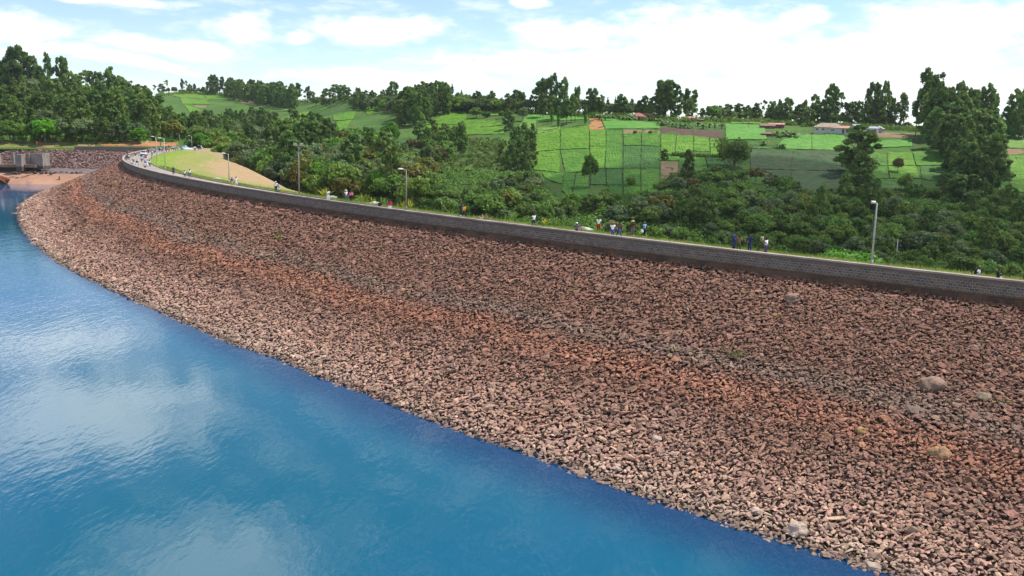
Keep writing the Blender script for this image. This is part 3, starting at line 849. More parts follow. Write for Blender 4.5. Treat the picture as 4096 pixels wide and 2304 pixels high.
def leaves(lumps, per, size, rr, aspect=1.0, droop=0.0, low=.35):
    """quads spread through ellipsoid lumps (centre, radii)"""
    g = np.random.default_rng(rr)
    Cs, Ns, T = [], [], []
    for (c, r) in lumps:
        k = int(per * g.uniform(.8, 1.2))
        d = g.normal(size=(k, 3)); d /= np.linalg.norm(d, axis=1, keepdims=True)
        keep = (d[:, 2] > -.35) | (g.random(k) < low)
        d = d[keep]
        rad = g.uniform(.30, 1.0, len(d))[:, None] ** .6 * g.uniform(.95, 1.3, len(d))[:, None]
        Cs.append(np.array(c) + d * np.array(r) * rad)
        Ns.append(d + g.normal(size=d.shape) * .55)
        T.append(np.clip(np.full(len(d), g.uniform(.1, .9)) + g.normal(size=len(d)) * .18, 0, 1))
    C_, N_, T = np.concatenate(Cs), np.concatenate(Ns), np.concatenate(T)
    N_ /= np.linalg.norm(N_, axis=1, keepdims=True)
    rv = g.normal(size=N_.shape); rv[:, 2] -= droop * 2
    u = np.cross(N_, rv); u /= np.linalg.norm(u, axis=1, keepdims=True)
    v = np.cross(N_, u)
    s = size * np.exp(g.normal(size=len(C_)) * .3)[:, None]
    u, v = u * s * .5, v * s * .5 * aspect
    bend = N_ * s * .18
    V = np.stack([C_ - u - v, C_ + u - v * .6 - bend, C_ + u * .7 + v, C_ - u * .8 + v * .7 - bend], 1).reshape(-1, 3)
    Fc = np.arange(len(V)).reshape(-1, 4)
    return V, Fc, np.repeat(T, 4)
def trunk_mesh(name, h, r, lean=(0, 0), branches=(), seg=6):
    mb = MB()
    pts = [(lean[0] * f * f, lean[1] * f * f, h * f) for f in (-.03, .25, .5, .75, 1.0)]
    mb.tube(pts, [r * 1.15, r * .9, r * .75, r * .55, r * .3], seg)
    for b in branches:
        f = min(.92, b[2] / max(h, .01) * .72)
        p0 = (lean[0] * f * f, lean[1] * f * f, h * f)
        mid = tuple(p0[i] * .5 + b[i] * .5 + (0, 0, .02)[i] for i in range(3))
        mb.tube([p0, mid, b], [r * .4, r * .28, r * .14], 5)
    return mb.mesh(name, True)
TREES = {}
def treekind(kind, var, lumps, per, size, mat, h, r, lean=(0, 0), aspect=1.0, droop=0.0, low=.35, nbr=8):
    V, Fc, T = leaves(lumps, per, size, hash_(kind) + var * 17, aspect, droop, low)
    me = npmesh('crown', V, [Fc], False, None, {'clump': T})
    me.materials.append(LM[mat])
    tm = trunk_mesh('trunk', h, r, lean, [l[0] for l in lumps[:nbr]])
    tm.materials.append(BARK)
    TREES.setdefault(kind, []).append((tm, me))
def hash_(s): return sum(ord(c) * (i + 3) for i, c in enumerate(s)) % 9973
for v in range(4):      # tall gum with gaps between clumps, bare lower trunk
    q = random.Random(100 + v)
    L = []
    for i in range(24):
        z = .34 + .62 * (i / 23) + q.uniform(-.03, .03)
        w_ = .055 + .12 * math.sin(min(1, (1.03 - z) / .62) * 2.2)
        a = q.uniform(0, 6.283)
        rr_ = q.uniform(.15, 1) * w_
        s_ = q.uniform(.045, .085) * (1.15 - .35 * z)
        L.append(((rr_ * math.cos(a), rr_ * math.sin(a), z), (s_, s_, s_ * q.uniform(.9, 1.35))))
    q.shuffle(L)
    treekind('eucalyptus', v, L, 90, .030, 'euc', .93, .013, (q.uniform(-.05, .05), q.uniform(-.05, .05)), 1.5, .6, .5)
for v in range(5):      # dense gum clothed nearly to the ground
    q = random.Random(200 + v)
    L = []
    for i in range(48):
        z = .10 + .86 * (i / 47) ** .9 + q.uniform(-.03, .03)
        w_ = .05 + .185 * math.sin(min(1, max(.12, (1.04 - z) / .9)) * 2.35) ** 1.0
        a = q.uniform(0, 6.283)
        rr_ = math.sqrt(q.uniform(.1, 1)) * w_
        s_ = q.uniform(.042, .082) * (1.1 - .4 * z)
        L.append(((rr_ * math.cos(a), rr_ * math.sin(a), z), (s_, s_, s_ * q.uniform(.9, 1.4))))
    q.shuffle(L)
    treekind('gum', v, L, 84, .029, 'euc', .9, .016, (0, 0), 1.4, .5, .4)
for v in range(5):      # domed broadleaf
    q = random.Random(300 + v)
    L = []
    for i in range(36):
        a, zz = q.uniform(0, 6.283), q.random()
        th = math.acos(1 - zz * 1.12)
        R_ = q.uniform(.62, .92)
        s_ = q.uniform(.10, .17)
        L.append(((R_ * .40 * math.sin(th) * math.cos(a), R_ * .40 * math.sin(th) * math.sin(a), .44 + R_ * .46 * math.cos(th)), (s_, s_, s_ * .85)))
    treekind('broadleaf', v, L, 64, .058, 'broad', .5, .03, (0, 0), 1.1, 0, .25)
    treekind('bushbroad', v, L, 70, .052, 'deep', .5, .03, (0, 0), 1.1, 0, .25)
    treekind('greyleaf', v, L, 64, .055, 'grey', .5, .03, (0, 0), 1.1, 0, .25)
    if v < 3: treekind('yellowleaf', v, L, 60, .058, 'yellow', .5, .03, (0, 0), 1.1, 0, .25)
    if v < 2: treekind('russet', v, L, 50, .055, 'rust', .5, .03, (0, 0), 1.2, 0, .25); treekind('bright', v, L, 66, .058, 'bright', .5, .03, (0, 0), 1.1, 0, .25)
for v in range(2):      # flat topped thin tree
    q = random.Random(400 + v)
    L = [((.17 * math.cos(a) * k, .17 * math.sin(a) * k, .93 - .10 * k + q.uniform(-.03, .03)), (.075, .075, .05)) for a, k in [(q.uniform(0, 6.28), q.uniform(.1, 1.1)) for _ in range(11)]]
    L += [((q.uniform(-.1, .1), q.uniform(-.1, .1), q.uniform(.5, .75)), (.05, .05, .035)) for _ in range(4)]
    treekind('umbrella', v, L, 60, .034, 'euc', .9, .012, (q.uniform(-.04, .04), 0), 1.2, .3, .4, 14)
for v in range(2):      # conifer, layered spire
    q = random.Random(500 + v)
    L = []
    for i in range(13):
        z = .16 + .82 * i / 12
        w_ = .20 * (1.04 - z) + .012
        for j in range(4 if z < .85 else 1):
            a = q.uniform(0, 6.28)
            L.append(((w_ * math.cos(a), w_ * math.sin(a), z), (w_ * .75 + .012, w_ * .75 + .012, .03)))
    treekind('conifer', v, L, 34, .034, 'con', .98, .014, (0, 0), 1.2, .2, .4)
for v in range(2):      # narrow columnar tree
    q = random.Random(600 + v)
    L = [((q.uniform(-.03, .03), q.uniform(-.03, .03), .16 + .80 * i / 15), (.062, .062, .055)) for i in range(16)]
    treekind('columnar', v, L, 60, .035, 'broad', .9, .012, (0, 0), 1.2, .3, .4, 3)
for v in range(3):      # bush
    q = random.Random(700 + v)
    L = [((q.uniform(-.34, .34), q.uniform(-.34, .34), q.uniform(.22, .72)), (q.uniform(.15, .24),) * 3) for _ in range(16)]
    treekind('shrub', v, L, 66, .085, 'broad', .4, .03, (0, 0), 1.1, 0, .3, 5)
    if v == 0: treekind('vivid', v, L, 150, .055, 'bright', .4, .03, (0, 0), 1.1, 0, .3, 5)
    if v < 2: treekind('bigdome', v, L, 260, .042, 'deep', .3, .04, (0, 0), 1.1, 0, .35, 5)
for v in range(2):      # banana clump
    q = random.Random(800 + v)
    mb, Vt = MB(), []
    for k in range(11):
        a = k * 2.4 + q.uniform(-.3, .3); ln = q.uniform(.58, .82); el_ = q.uniform(.7, 1.35)
        o = (q.uniform(-.1, .1), q.uniform(-.1, .1), .24)
        pr, vs, fs = [], [], []
        for i in range(7):
            f = i / 6
            R_ = ln * f; z = o[2] + ln * (math.sin(el_) * f - .75 * f * f * (1.5 - el_ * .5))
            wd_ = .125 * math.sin(math.pi * min(1, f * .9 + .1)) + .006
            px_, py_ = o[0] + R_ * math.cos(el_) * math.cos(a) * 1.2, o[1] + R_ * math.cos(el_) * math.sin(a) * 1.2
            vs += [(px_ - wd_ * math.sin(a), py_ + wd_ * math.cos(a), z - .02), (px_, py_, z + .012), (px_ + wd_ * math.sin(a), py_ - wd_ * math.cos(a), z - .02)]
            if i: b_ = (i - 1) * 3; fs += [(b_, b_ + 1, b_ + 4, b_ + 3), (b_ + 1, b_ + 2, b_ + 5, b_ + 4)]
        mb.add(vs, fs); Vt += [q.random()] * len(vs)
    me = mb.mesh('crown', True)
    me.attributes.new('clump', 'FLOAT', 'POINT').data.foreach_set('value', np.array(Vt, np.float32))
    me.materials.append(LM['banana'])
    mt = MB()
    for k in range(3): mt.tube([(q.uniform(-.1, .1), q.uniform(-.1, .1), -.02), (q.uniform(-.08, .08), q.uniform(-.08, .08), .27)], [.035, .025], 6)
    tm = mt.mesh('trunk', True); tm.materials.append(BARK)
    TREES.setdefault('banana', []).append((tm, me))
TREES['wood'] = TREES['gum']
TREES['bush'] = TREES['bushbroad']
NAMES = dict(vivid='leafy_bush', bigdome='domed_tree', bush='bush_tree', wood='forest_tree', eucalyptus='eucalyptus_tree', gum='gum_tree', broadleaf='broadleaf_tree', greyleaf='greyleaf_tree', yellowleaf='flowering_tree', russet='russet_tree', bright='leafy_tree',
             umbrella='umbrella_tree', conifer='conifer_tree', columnar='columnar_tree', shrub='shrub', banana='banana_plant')
LOOK = dict(vivid='bright green bushes', bigdome='huge domed trees', bush='dark bushy trees', wood='leafy dark forest trees', eucalyptus='tall open-crowned gum trees', gum='dense dark gum trees', broadleaf='round dark green trees', greyleaf='round grey-green trees', yellowleaf='yellowish green trees',
            russet='russet brown trees', bright='bright green trees', umbrella='thin flat-topped trees', conifer='dark spire-shaped conifers', columnar='narrow leafy columnar trees', shrub='low green shrubs', banana='banana plants')
PLANTED = []
def plant(kind, P, h, wide=1.0, region='', label=None):
    tm, me = rnd.choice(TREES[kind])
    r = empty(NAMES[kind], (P[0], P[1], P[2] - .15), rnd.uniform(0, 6.28))
    r.scale = (h * wide, h * wide, h)
    link('trunk', tm, r)
    link('crown', me, r)
    r['category'] = {'shrub': 'shrub', 'banana': 'banana plant'}.get(kind, 'tree')
    PLANTED.append((r, kind, region, proj(P)[0], label))
    return r
def plant_px(kind, x, ytop, ybase, D=None, wpx=None, region='', label=None):
    """tree seen in column x with its foot at row ybase and its top at row ytop"""
    y0, y1, _, _ = col_at(x, 0)
    if D is None: P = hill(x, ybase)
    else:
        P = atd(x, ybase, D)
    Dd = P[1]
    h = (ybase - ytop) * np.linalg.norm(P[:2]) / FPX
    base_w = dict(vivid=1.0, bigdome=1.0, bush=.98, wood=.44, eucalyptus=.34, gum=.44, broadleaf=.98, greyleaf=.98, yellowleaf=.98, russet=.98, bright=.98, umbrella=.45, conifer=.42, columnar=.16, shrub=1.0, banana=1.0)[kind]
    wd_ = 1.0 if wpx is None else float(np.clip((wpx / (ybase - ytop)) / base_w, .55, 2.6))
    return plant(kind, P, h, wd_, region, label)
def inside(p, poly):
    x, y = p; c = False
    for i in range(len(poly)):
        (x1, y1), (x2, y2) = poly[i], poly[i - 1]
        if (y1 > y) != (y2 > y) and x < (x2 - x1) * (y - y1) / (y2 - y1) + x1: c = not c
    return c
def forest(poly, n, kinds, hr, region, mind=3.2, avoid=()):
    xs, ys = [p[0] for p in poly], [p[1] for p in poly]
    pts, tries = [], 0
    while len(pts) < n and tries < n * 40:
        tries += 1
        p = (rnd.uniform(min(xs), max(xs)), rnd.uniform(min(ys), max(ys)))
        if not inside(p, poly): continue
        P = hill(*p)
        if any((P[0] - q[0]) ** 2 + (P[1] - q[1]) ** 2 < mind ** 2 for q in pts): continue
        pts.append(P)
        k = rnd.choices([a for a, _ in kinds], [b for _, b in kinds])[0]
        h = rnd.uniform(*hr) * (1.0 if k in ('eucalyptus', 'gum', 'wood', 'conifer', 'columnar', 'umbrella') else .72)
        plant(k, P, h, rnd.uniform(.85, 1.25), region)
# -- left wood behind the far wall
forest([(-120, 556), (640, 562), (640, 470), (520, 420), (300, 392), (-120, 392)], 120, [('wood', 8), ('greyleaf', 1.2), ('broadleaf', 1.2), ('eucalyptus', 1.2)], (12.5, 20), 'in the left wood', 4.0)
for i in range(24):
    x = -40 + i * 28.5 + rnd.uniform(-8, 8)
    plant_px(rnd.choice(['wood', 'wood', 'broadleaf', 'greyleaf']), x, rnd.uniform(468, 520), 566 + rnd.uniform(-4, 5), None, None, 'along the left wood front')
plant_px('bright', 182, 474, 574, None, 104, '', 'big rounded green bush tree at the wood edge above the two walkers')
plant_px('bright', 557, 506, 570, None, 64, '', 'bright green rounded tree standing on the red earth bank')
plant_px('yellowleaf', 690, 474, 568, None, 92, '', 'yellow-green flowering tree at the bend behind the street lamps')
plant_px('russet', 275, 395, 500, None, 58, '', 'russet brown tree in the middle of the left wood')
for x, yt, yb, k, wd_ in [(55, 228, 400, 'eucalyptus', 70), (85, 221, 400, 'gum', 76), (118, 245, 400, 'gum', 60), (20, 270, 400, 'gum', 60), (-8, 262, 400, 'gum', 60), (149, 253, 395, 'eucalyptus', 30), (199, 243, 400, 'gum', 42),
                     (248, 250, 400, 'gum', 46), (268, 256, 400, 'gum', 42), (166, 284, 395, 'eucalyptus', 34), (348, 294, 395, 'umbrella', 54), (398, 298, 400, 'gum', 42), (439, 286, 402, 'eucalyptus', 46), (476, 313, 405, 'gum', 42),
                     (518, 335, 410, 'gum', 44), (552, 352, 410, 'gum', 40), (580, 349, 420, 'gum', 36), (325, 312, 400, 'umbrella', 40), (140, 318, 410, 'greyleaf', 90)]:
    plant_px(k, x, yt, yb, None, wd_, 'on the skyline of the left hill')
# -- far hill
for x, yt, yb, k, wd_ in [(619, 327, 366, 'umbrella', 18), (646, 336, 372, 'gum', 26), (667, 321, 366, 'umbrella', 18), (731, 321, 368, 'eucalyptus', 14), (745, 326, 368, 'umbrella', 16), (760, 340, 370, 'gum', 22), (778, 338, 370, 'eucalyptus', 16),
                     (814, 346, 372, 'broadleaf', 20), (845, 305, 378, 'gum', 36), (862, 308, 378, 'gum', 34), (888, 311, 378, 'eucalyptus', 24), (938, 325, 380, 'gum', 30), (958, 326, 382, 'gum', 26)]:
    plant_px(k, x, yt, yb + 3, None, wd_, 'on the crest of the farthest hill')
for i in range(14): plant_px('broadleaf', 655 + i * 17 + rnd.uniform(-5, 5), 352 + rnd.uniform(-6, 6), 374, None, rnd.uniform(16, 26), 'on the crest of the farthest hill')
forest([(905, 380), (1000, 388), (1100, 402), (1180, 425), (1180, 445), (1100, 432), (1000, 415), (905, 398)], 60, [('wood', 1)], (15, 20), 'in the far ridge plantation', 5.0)
forest([(870, 590), (1010, 590), (1110, 545), (1100, 500), (990, 490), (900, 490), (850, 520)], 70, [('greyleaf', 3), ('wood', 3), ('broadleaf', 1)], (9, 14), 'between the two far tea hills', 4.5)
forest([(640, 560), (850, 572), (850, 536), (760, 530), (690, 520), (645, 500)], 34, [('wood', 4), ('greyleaf', 1)], (9, 14), 'behind the bend of the road', 4.0)
forest([(770, 588), (900, 640), (990, 650), (960, 590), (850, 560), (770, 572)], 34, [('broadleaf', 3), ('bright', 1), ('yellowleaf', .6)], (9, 14), 'above the bare earth slope', 3.0)
# -- dark gums on the middle slope
forest([(1130, 700), (1345, 690), (1350, 610), (1240, 595), (1140, 615)], 28, [('gum', 1)], (14, 20), 'below the far tea strips', 3.6)
# -- ridge clumps left of centre
for x, yt, yb, k, wd_ in [(1165, 341, 410, 'eucalyptus', 28), (1192, 339, 410, 'eucalyptus', 34), (1230, 350, 412, 'eucalyptus', 26), (1252, 369, 412, 'gum', 26), (1304, 357, 425, 'gum', 44), (1342, 339, 405, 'gum', 46), (1371, 341, 405, 'gum', 44),
                     (1391, 350, 406, 'gum', 34), (1265, 385, 425, 'broadleaf', 40), (1465, 363, 410, 'eucalyptus', 22), (1500, 372, 412, 'gum', 26), (1530, 360, 415, 'gum', 28), (1573, 327, 420, 'gum', 44), (1610, 358, 420, 'broadleaf', 46), (1645, 339, 425, 'greyleaf', 40),
                     (1694, 332, 440, 'gum', 62), (1720, 350, 450, 'gum', 52), (1725, 331, 400, 'conifer', 16), (1761, 334, 440, 'gum', 46), (1777, 312, 400, 'conifer', 24), (1806, 318, 405, 'conifer', 30), (1844, 354, 420, 'conifer', 30), (1870, 366, 425, 'broadleaf', 50), (1909, 361, 430, 'gum', 42)]:
    plant_px(k, x, yt, yb, None, wd_, 'left of the central skyline')
forest([(1420, 440), (1650, 460), (1650, 425), (1420, 405)], 44, [('broadleaf', 3), ('greyleaf', 2), ('gum', 1)], (9, 14), 'above the sloping tea strips', 3.6)
forest([(1615, 520), (1700, 500), (1800, 455), (1800, 430), (1640, 440), (1590, 480)], 30, [('gum', 5), ('yellowleaf', .6)], (13, 19), 'beside the upper tea field', 3.6)
# -- rounded wood of the middle valley
forest([(880, 660), (1000, 715), (1200, 790), (1500, 830), (1720, 850), (1720, 740), (1600, 660), (1480, 600), (1340, 600), (1200, 650), (1050, 650)], 165, [('broadleaf', 5), ('greyleaf', 3), ('yellowleaf', 1.6), ('bright', .7), ('gum', .8)], (11, 18.5), 'in the valley wood', 3.0)
for x, yt, yb, wd_, k, lab in [(1562, 472, 600, 88, 'bright', 'large deep green domed tree below the gum stand in mid slope'), (1645, 580, 690, 74, 'greyleaf', 'grey domed tree left of its taller egg-shaped neighbour in the valley wood'),
                       (1710, 568, 668, 76, 'greyleaf', 'tall grey-green egg-shaped tree in the valley wood above the street lamp'), (1690, 648, 730, 72, 'yellowleaf', 'yellow-green rounded tree just right of the middle street lamp head')]:
    plant_px(k, x, yt, yb, None, wd_, '', lab)
forest([(1700, 690), (1790, 640), (1860, 600), (1830, 540), (1700, 570), (1640, 620)], 26, [('gum', 2), ('broadleaf', 2), ('russet', .4)], (8, 14), 'left of the big tea field', 3.2)
for x, yt, yb, wd_ in [(2092, 492, 600, 44), (2060, 505, 640, 52), (2115, 515, 650, 52), (2075, 540, 680, 60), (2128, 560, 670, 44), (2045, 560, 690, 56), (2100, 570, 700, 60), (2130, 498, 590, 30), (2010, 560, 660, 44)]:
    plant_px('gum', x, yt, yb, None, wd_, 'at the big tea field left edge')
forest([(1990, 730), (2130, 720), (2200, 800), (2240, 850), (2000, 850), (1900, 800)], 26, [('bush', 4), ('greyleaf', 1)], (5, 10), 'at the foot of the big tea field', 3.0)
# -- central ridge
for x, yt, yb, k, wd_ in [(2009, 332, 385, 'conifer', 22), (2030, 352, 420, 'gum', 36), (2065, 334, 420, 'gum', 46), (2087, 362, 425, 'gum', 36), (2127, 343, 410, 'eucalyptus', 22), (2160, 326, 450, 'gum', 58), (2180, 312, 450, 'gum', 62), (2206, 299, 450, 'eucalyptus', 40), (2255, 297, 440, 'eucalyptus', 34),
                     (2235, 330, 450, 'gum', 50), (2298, 330, 440, 'eucalyptus', 22), (2311, 325, 440, 'eucalyptus', 18), (2356, 345, 450, 'gum', 40), (2376, 344, 450, 'gum', 40), (2405, 370, 452, 'gum', 36), (2345, 400, 460, 'gum', 34), (2430, 380, 455, 'conifer', 22), (2460, 378, 455, 'conifer', 20),
                     (2500, 390, 460, 'gum', 32), (2527, 367, 440, 'eucalyptus', 22), (2555, 400, 470, 'gum', 30), (2576, 381, 470, 'gum', 44), (2607, 385, 470, 'gum', 44), (2640, 298, 446, 'eucalyptus', 66), (2662, 296, 446, 'eucalyptus', 66), (2682, 299, 448, 'eucalyptus', 60), (2650, 340, 450, 'gum', 60), (2706, 325, 450, 'gum', 48),
                     (2742, 334, 450, 'eucalyptus', 38), (2771, 332, 450, 'eucalyptus', 34), (2755, 370, 452, 'gum', 44), (2806, 393, 440, 'eucalyptus', 26), (2840, 405, 442, 'gum', 30)]:
    plant_px(k, x, yt, yb, None, wd_, 'on the central skyline')
for x, yt, yb, k, wd_ in [(2172, 374, 472, 'eucalyptus', 34), (2162, 382, 470, 'eucalyptus', 30), (2213, 386, 480, 'eucalyptus', 42), (2232, 396, 482, 'eucalyptus', 36), (2266, 398, 500, 'eucalyptus', 36), (2284, 385, 494, 'eucalyptus', 36), (2300, 392, 488, 'eucalyptus', 34), (2252, 405, 500, 'eucalyptus', 30),
                     (2340, 424, 500, 'columnar', 15), (2233, 428, 516, 'columnar', 15), (2206, 430, 494, 'columnar', 13), (2477, 385, 470, 'columnar', 28), (2036, 435, 520, 'gum', 48), (2008, 440, 474, 'broadleaf', 36), (2090, 420, 484, 'greyleaf', 44), (1905, 425, 472, 'broadleaf', 60), (1945, 440, 470, 'shrub', 40)]:
    plant_px(k, x, yt, yb, None, wd_, 'at the big tea field top')
forest([(1830, 450), (2140, 452), (2600, 470), (2600, 448), (2140, 430), (1830, 430)], 84, [('broadleaf', 3), ('greyleaf', 2.4), ('yellowleaf', .5), ('gum', 1.4)], (8, 14), 'among the central homesteads', 3.0)
plant_px('broadleaf', 2358, 606, 750, None, 46, '', 'lone round-headed tree with a bare trunk between the tea fields').scale.x *= .9
for x, yt, yb, wd_, k, lab in [(2423, 746, 806, 70, 'broadleaf', 'dark bushy tree at the bottom edge of the tea fields'), (2522, 706, 744, 34, 'shrub', 'small dark cone-shaped shrub standing alone inside a tea field'),
                       (2658, 597, 640, 34, 'gum', 'small tree at the left end of the dark hedge line between tea plots'), (2748, 603, 722, 52, 'gum', 'tall dark tree on bare ground below the right tea plots'), (2833, 686, 745, 40, 'gum', 'small pointed tree at the foot of the right tea plots'),
                       (2936, 532, 672, 126, 'bigdome', 'huge round dark tree standing alone right of the tea plots'), (3421, 518, 700, 150, 'gum', 'big drooping tree below the small grey gabled house'), (3440, 620, 760, 70, 'gum', 'bushy dark tree below the big drooping tree'),
                       (3847, 708, 840, 128, 'gum', 'broad rounded gum at the foot of the great dark stand'), (3590, 625, 690, 44, 'russet', 'small brownish tree alone in the right tea field'), (2995, 444, 514, 30, 'umbrella', 'thin sparse tree at the edge of the bright pasture'),
                       (3051, 386, 470, 26, 'umbrella', 'flat-layered tree on the skyline above the far pasture'), (3358, 370, 500, 28, 'umbrella', 'thin lone trunk with a small round crown on the right skyline'), (3382, 486, 512, 24, 'yellowleaf', 'small yellow bush right of the long red-roofed house')]:
    plant_px(k, x, yt, yb, None, wd_, '', lab)
for x, yt, yb, k, wd_ in [(2851, 415, 484, 'broadleaf', 70), (2909, 417, 486, 'gum', 40), (2880, 425, 486, 'greyleaf', 50), (2954, 404, 470, 'gum', 46), (2980, 420, 470, 'broadleaf', 40), (3020, 420, 480, 'gum', 36), (3085, 400, 480, 'gum', 40), (3113, 396, 480, 'eucalyptus', 22), (3147, 384, 482, 'gum', 42), (3127, 415, 490, 'gum', 44), (3192, 424, 500, 'gum', 60),
                     (3219, 397, 490, 'eucalyptus', 30), (3259, 368, 480, 'eucalyptus', 40), (3235, 440, 505, 'gum', 50), (3284, 392, 490, 'gum', 36), (3313, 345, 502, 'gum', 50), (3336, 358, 502, 'eucalyptus', 40), (3310, 400, 506, 'gum', 56), (3385, 415, 506, 'gum', 44), (3408, 412, 506, 'gum', 40), (3434, 410, 506, 'gum', 40),
                     (3478, 348, 512, 'eucalyptus', 40), (3499, 346, 512, 'eucalyptus', 36), (3465, 400, 512, 'gum', 44), (3528, 342, 514, 'gum', 40), (3510, 420, 514, 'gum', 50), (3544, 386, 514, 'gum', 44), (3565, 404, 514, 'gum', 40), (3600, 384, 516, 'eucalyptus', 40)]:
    plant_px(k, x, yt, yb, None, wd_, 'on the right skyline behind the houses')
forest([(2850, 478), (3640, 520), (3640, 500), (2850, 462)], 34, [('gum', 3), ('broadleaf', 2), ('greyleaf', 1)], (7, 13), 'behind the houses on the right ridge', 3.5)
# -- great stand on the right
forest([(3655, 545), (3720, 580), (3800, 690), (3850, 780), (3930, 800), (4010, 740), (3985, 640), (3950, 560), (3900, 545), (3760, 530)], 46, [('gum', 5), ('eucalyptus', 1)], (15.5, 21.5), 'in the great right stand', 3.6)
for x, yt, yb, k, wd_ in [(3694, 311, 540, 'eucalyptus', 60), (3662, 375, 540, 'eucalyptus', 44), (3727, 330, 550, 'gum', 74), (3752, 352, 560, 'gum', 60), (3785, 369, 550, 'gum', 54), (3826, 353, 545, 'gum', 56), (3872, 377, 545, 'gum', 54), (3892, 382, 540, 'gum', 40), (3917, 369, 540, 'eucalyptus', 40), (3946, 368, 540, 'gum', 56), (3965, 392, 540, 'gum', 40)]:
    plant_px(k, x, yt, yb, None, wd_, 'topping the great right stand')
for x, yt, yb, k, wd_ in [(4054, 386, 545, 'gum', 64), (4095, 369, 550, 'gum', 60), (4020, 440, 545, 'gum', 44), (4075, 430, 548, 'gum', 60), (3990, 470, 552, 'broadleaf', 52), (3925, 486, 565, 'greyleaf', 54), (3972, 490, 560, 'broadleaf', 56), (4050, 508, 556, 'bright', 40), (4085, 498, 560, 'greyleaf', 36), (4010, 525, 560, 'shrub', 26)]:
    plant_px(k, x, yt, yb, None, wd_, 'by the far right red roof')
# -- valley floor behind the wall
forest([(1750, 830), (2240, 850), (2850, 815), (3450, 850), (4150, 900), (4150, 1080), (3500, 1020), (2800, 930), (2200, 900), (1760, 880)], 200, [('bush', 7), ('greyleaf', 1.6), ('yellowleaf', .4), ('gum', 1.0)], (7, 13), 'in the valley bottom', 3.4)
forest([(2700, 790), (3200, 800), (3200, 750), (2900, 690), (2700, 760)], 18, [('bush', 3), ('russet', .5), ('greyleaf', 2)], (6, 11), 'below the potato field', 3.0)
forest([(3350, 800), (3800, 830), (4100, 870), (4100, 830), (3700, 770), (3380, 760)], 28, [('bush', 3), ('gum', 1)], (7, 12), 'below the right tea field', 3.0)
forest([(2300, 945), (2800, 1005), (3500, 1085), (4150, 1155), (4150, 1080), (3500, 1020), (2800, 940)], 46, [('bush', 4), ('greyleaf', 1)], (6, 10), 'nearest the dam foot', 3.2)
plant_px('vivid', 3385, 972, 1150, 236, 205, '', 'bright green domed bush seen just left of the nearest street lamp')
plant_px('shrub', 2600, 520, 536, None, 18, '', 'leftmost small shrub on the brown strip above the tea')
plant_px('shrub', 2539, 518, 536, None, 16, '', 'dark small shrub on the brown strip right of the red soil')
# bananas
for x, y in [(2395, 465), (2420, 470), (2440, 462), (2490, 468), (2508, 470), (2530, 468), (2630, 478), (2642, 490), (2655, 488), (2672, 484), (2688, 494), (2705, 498), (2722, 500), (2738, 500), (2752, 498), (2768, 498), (2792, 492), (2812, 502), (2836, 496), (2860, 498), (2885, 500), (3108, 530), (3128, 534), (3146, 526), (3160, 532), (3178, 536), (3118, 580), (3136, 582), (3058, 570), (1940, 415), (1860, 415), (1830, 425), (3590, 500), (3612, 498)]:
    plant_px('banana', x, y - rnd.uniform(24, 34), y + 14, None, None, 'beside the ridge homesteads')

# -- labels of the planted things
ORD = ['first', 'second', 'third', 'fourth', 'fifth', 'sixth', 'seventh', 'eighth', 'ninth', 'tenth', 'eleventh', 'twelfth', 'thirteenth', 'fourteenth', 'fifteenth', 'sixteenth', 'seventeenth', 'eighteenth', 'nineteenth', 'twentieth']
cl = {}
for r, k, reg, x, lab in PLANTED:
    if lab: r['label'] = lab
    else: cl.setdefault((k, reg), []).append((x, r))
for (k, reg), L in cl.items():
    L.sort(key=lambda a: a[0])
    n = len(L)
    for i, (x, r) in enumerate(L):
        if n == 1: s_ = 'only one of the %s %s' % (LOOK[k], reg)
        elif i < 20 and i <= n / 2: s_ = '%s from left of the %s %s' % (ORD[i] if i else 'leftmost', LOOK[k], reg) if i else 'leftmost of the %s %s' % (LOOK[k], reg)
        elif n - 1 - i < 20: s_ = '%s from right of the %s %s' % (ORD[n - 1 - i], LOOK[k], reg) if i < n - 1 else 'rightmost of the %s %s' % (LOOK[k], reg)
        else: s_ = 'among the middle %s %s' % (LOOK[k], reg)
        if len(s_.split()) > 16: s_ = s_.replace(' of the ', ' of ').replace('round ', '')
        r['label'] = s_
        r['group'] = '%s %s' % (LOOK[k], reg)

# ------------------------------------------------------------------ undergrowth: leafy ground cover, uncountable
def undergrowth(name, polys, n, hr, mat, seed, label, size=.34, per=34):
    g = random.Random(seed)
    lumps = []
    for poly in polys:
        xs, ys = [p[0] for p in poly], [p[1] for p in poly]
        c_ = 0
        while c_ < n // len(polys):
            p = (g.uniform(min(xs), max(xs)), g.uniform(min(ys), max(ys)))
            if not inside(p, poly): continue
            c_ += 1
            P = hill(*p); h = g.uniform(*hr)
            lumps.append(((P[0], P[1], P[2] + h * .35), (h * .75, h * .75, h * .6)))
    V, Fc, T = leaves(lumps, per, size, seed, 1.2, .2, .1)
    o = link(name, npmesh(name, V, [Fc], False, None, {'clump': T}), None, LM[mat])
    return tag(o, label, 'undergrowth', None, 'stuff')
VAL = [(1150, 720), (1450, 700), (1700, 720), (1850, 690), (2000, 700), (2130, 700), (2240, 830), (2420, 800), (2640, 790), (2830, 730), (3000, 740), (3200, 800), (3700, 800), (3850, 850), (4150, 860), (4150, 1150), (3500, 1080), (2800, 1000), (2200, 920), (1700, 860), (1200, 810)]
undergrowth('undergrowth', [VAL], 4200, (1.3, 3.4), 'deep', 41, 'dark green undergrowth covering the valley floor behind the parapet', .42, 56)
undergrowth('undergrowth', [VAL], 900, (.8, 2.2), 'bright', 42, 'lighter green creepers and bushes scattered over the valley floor', .45, 36)
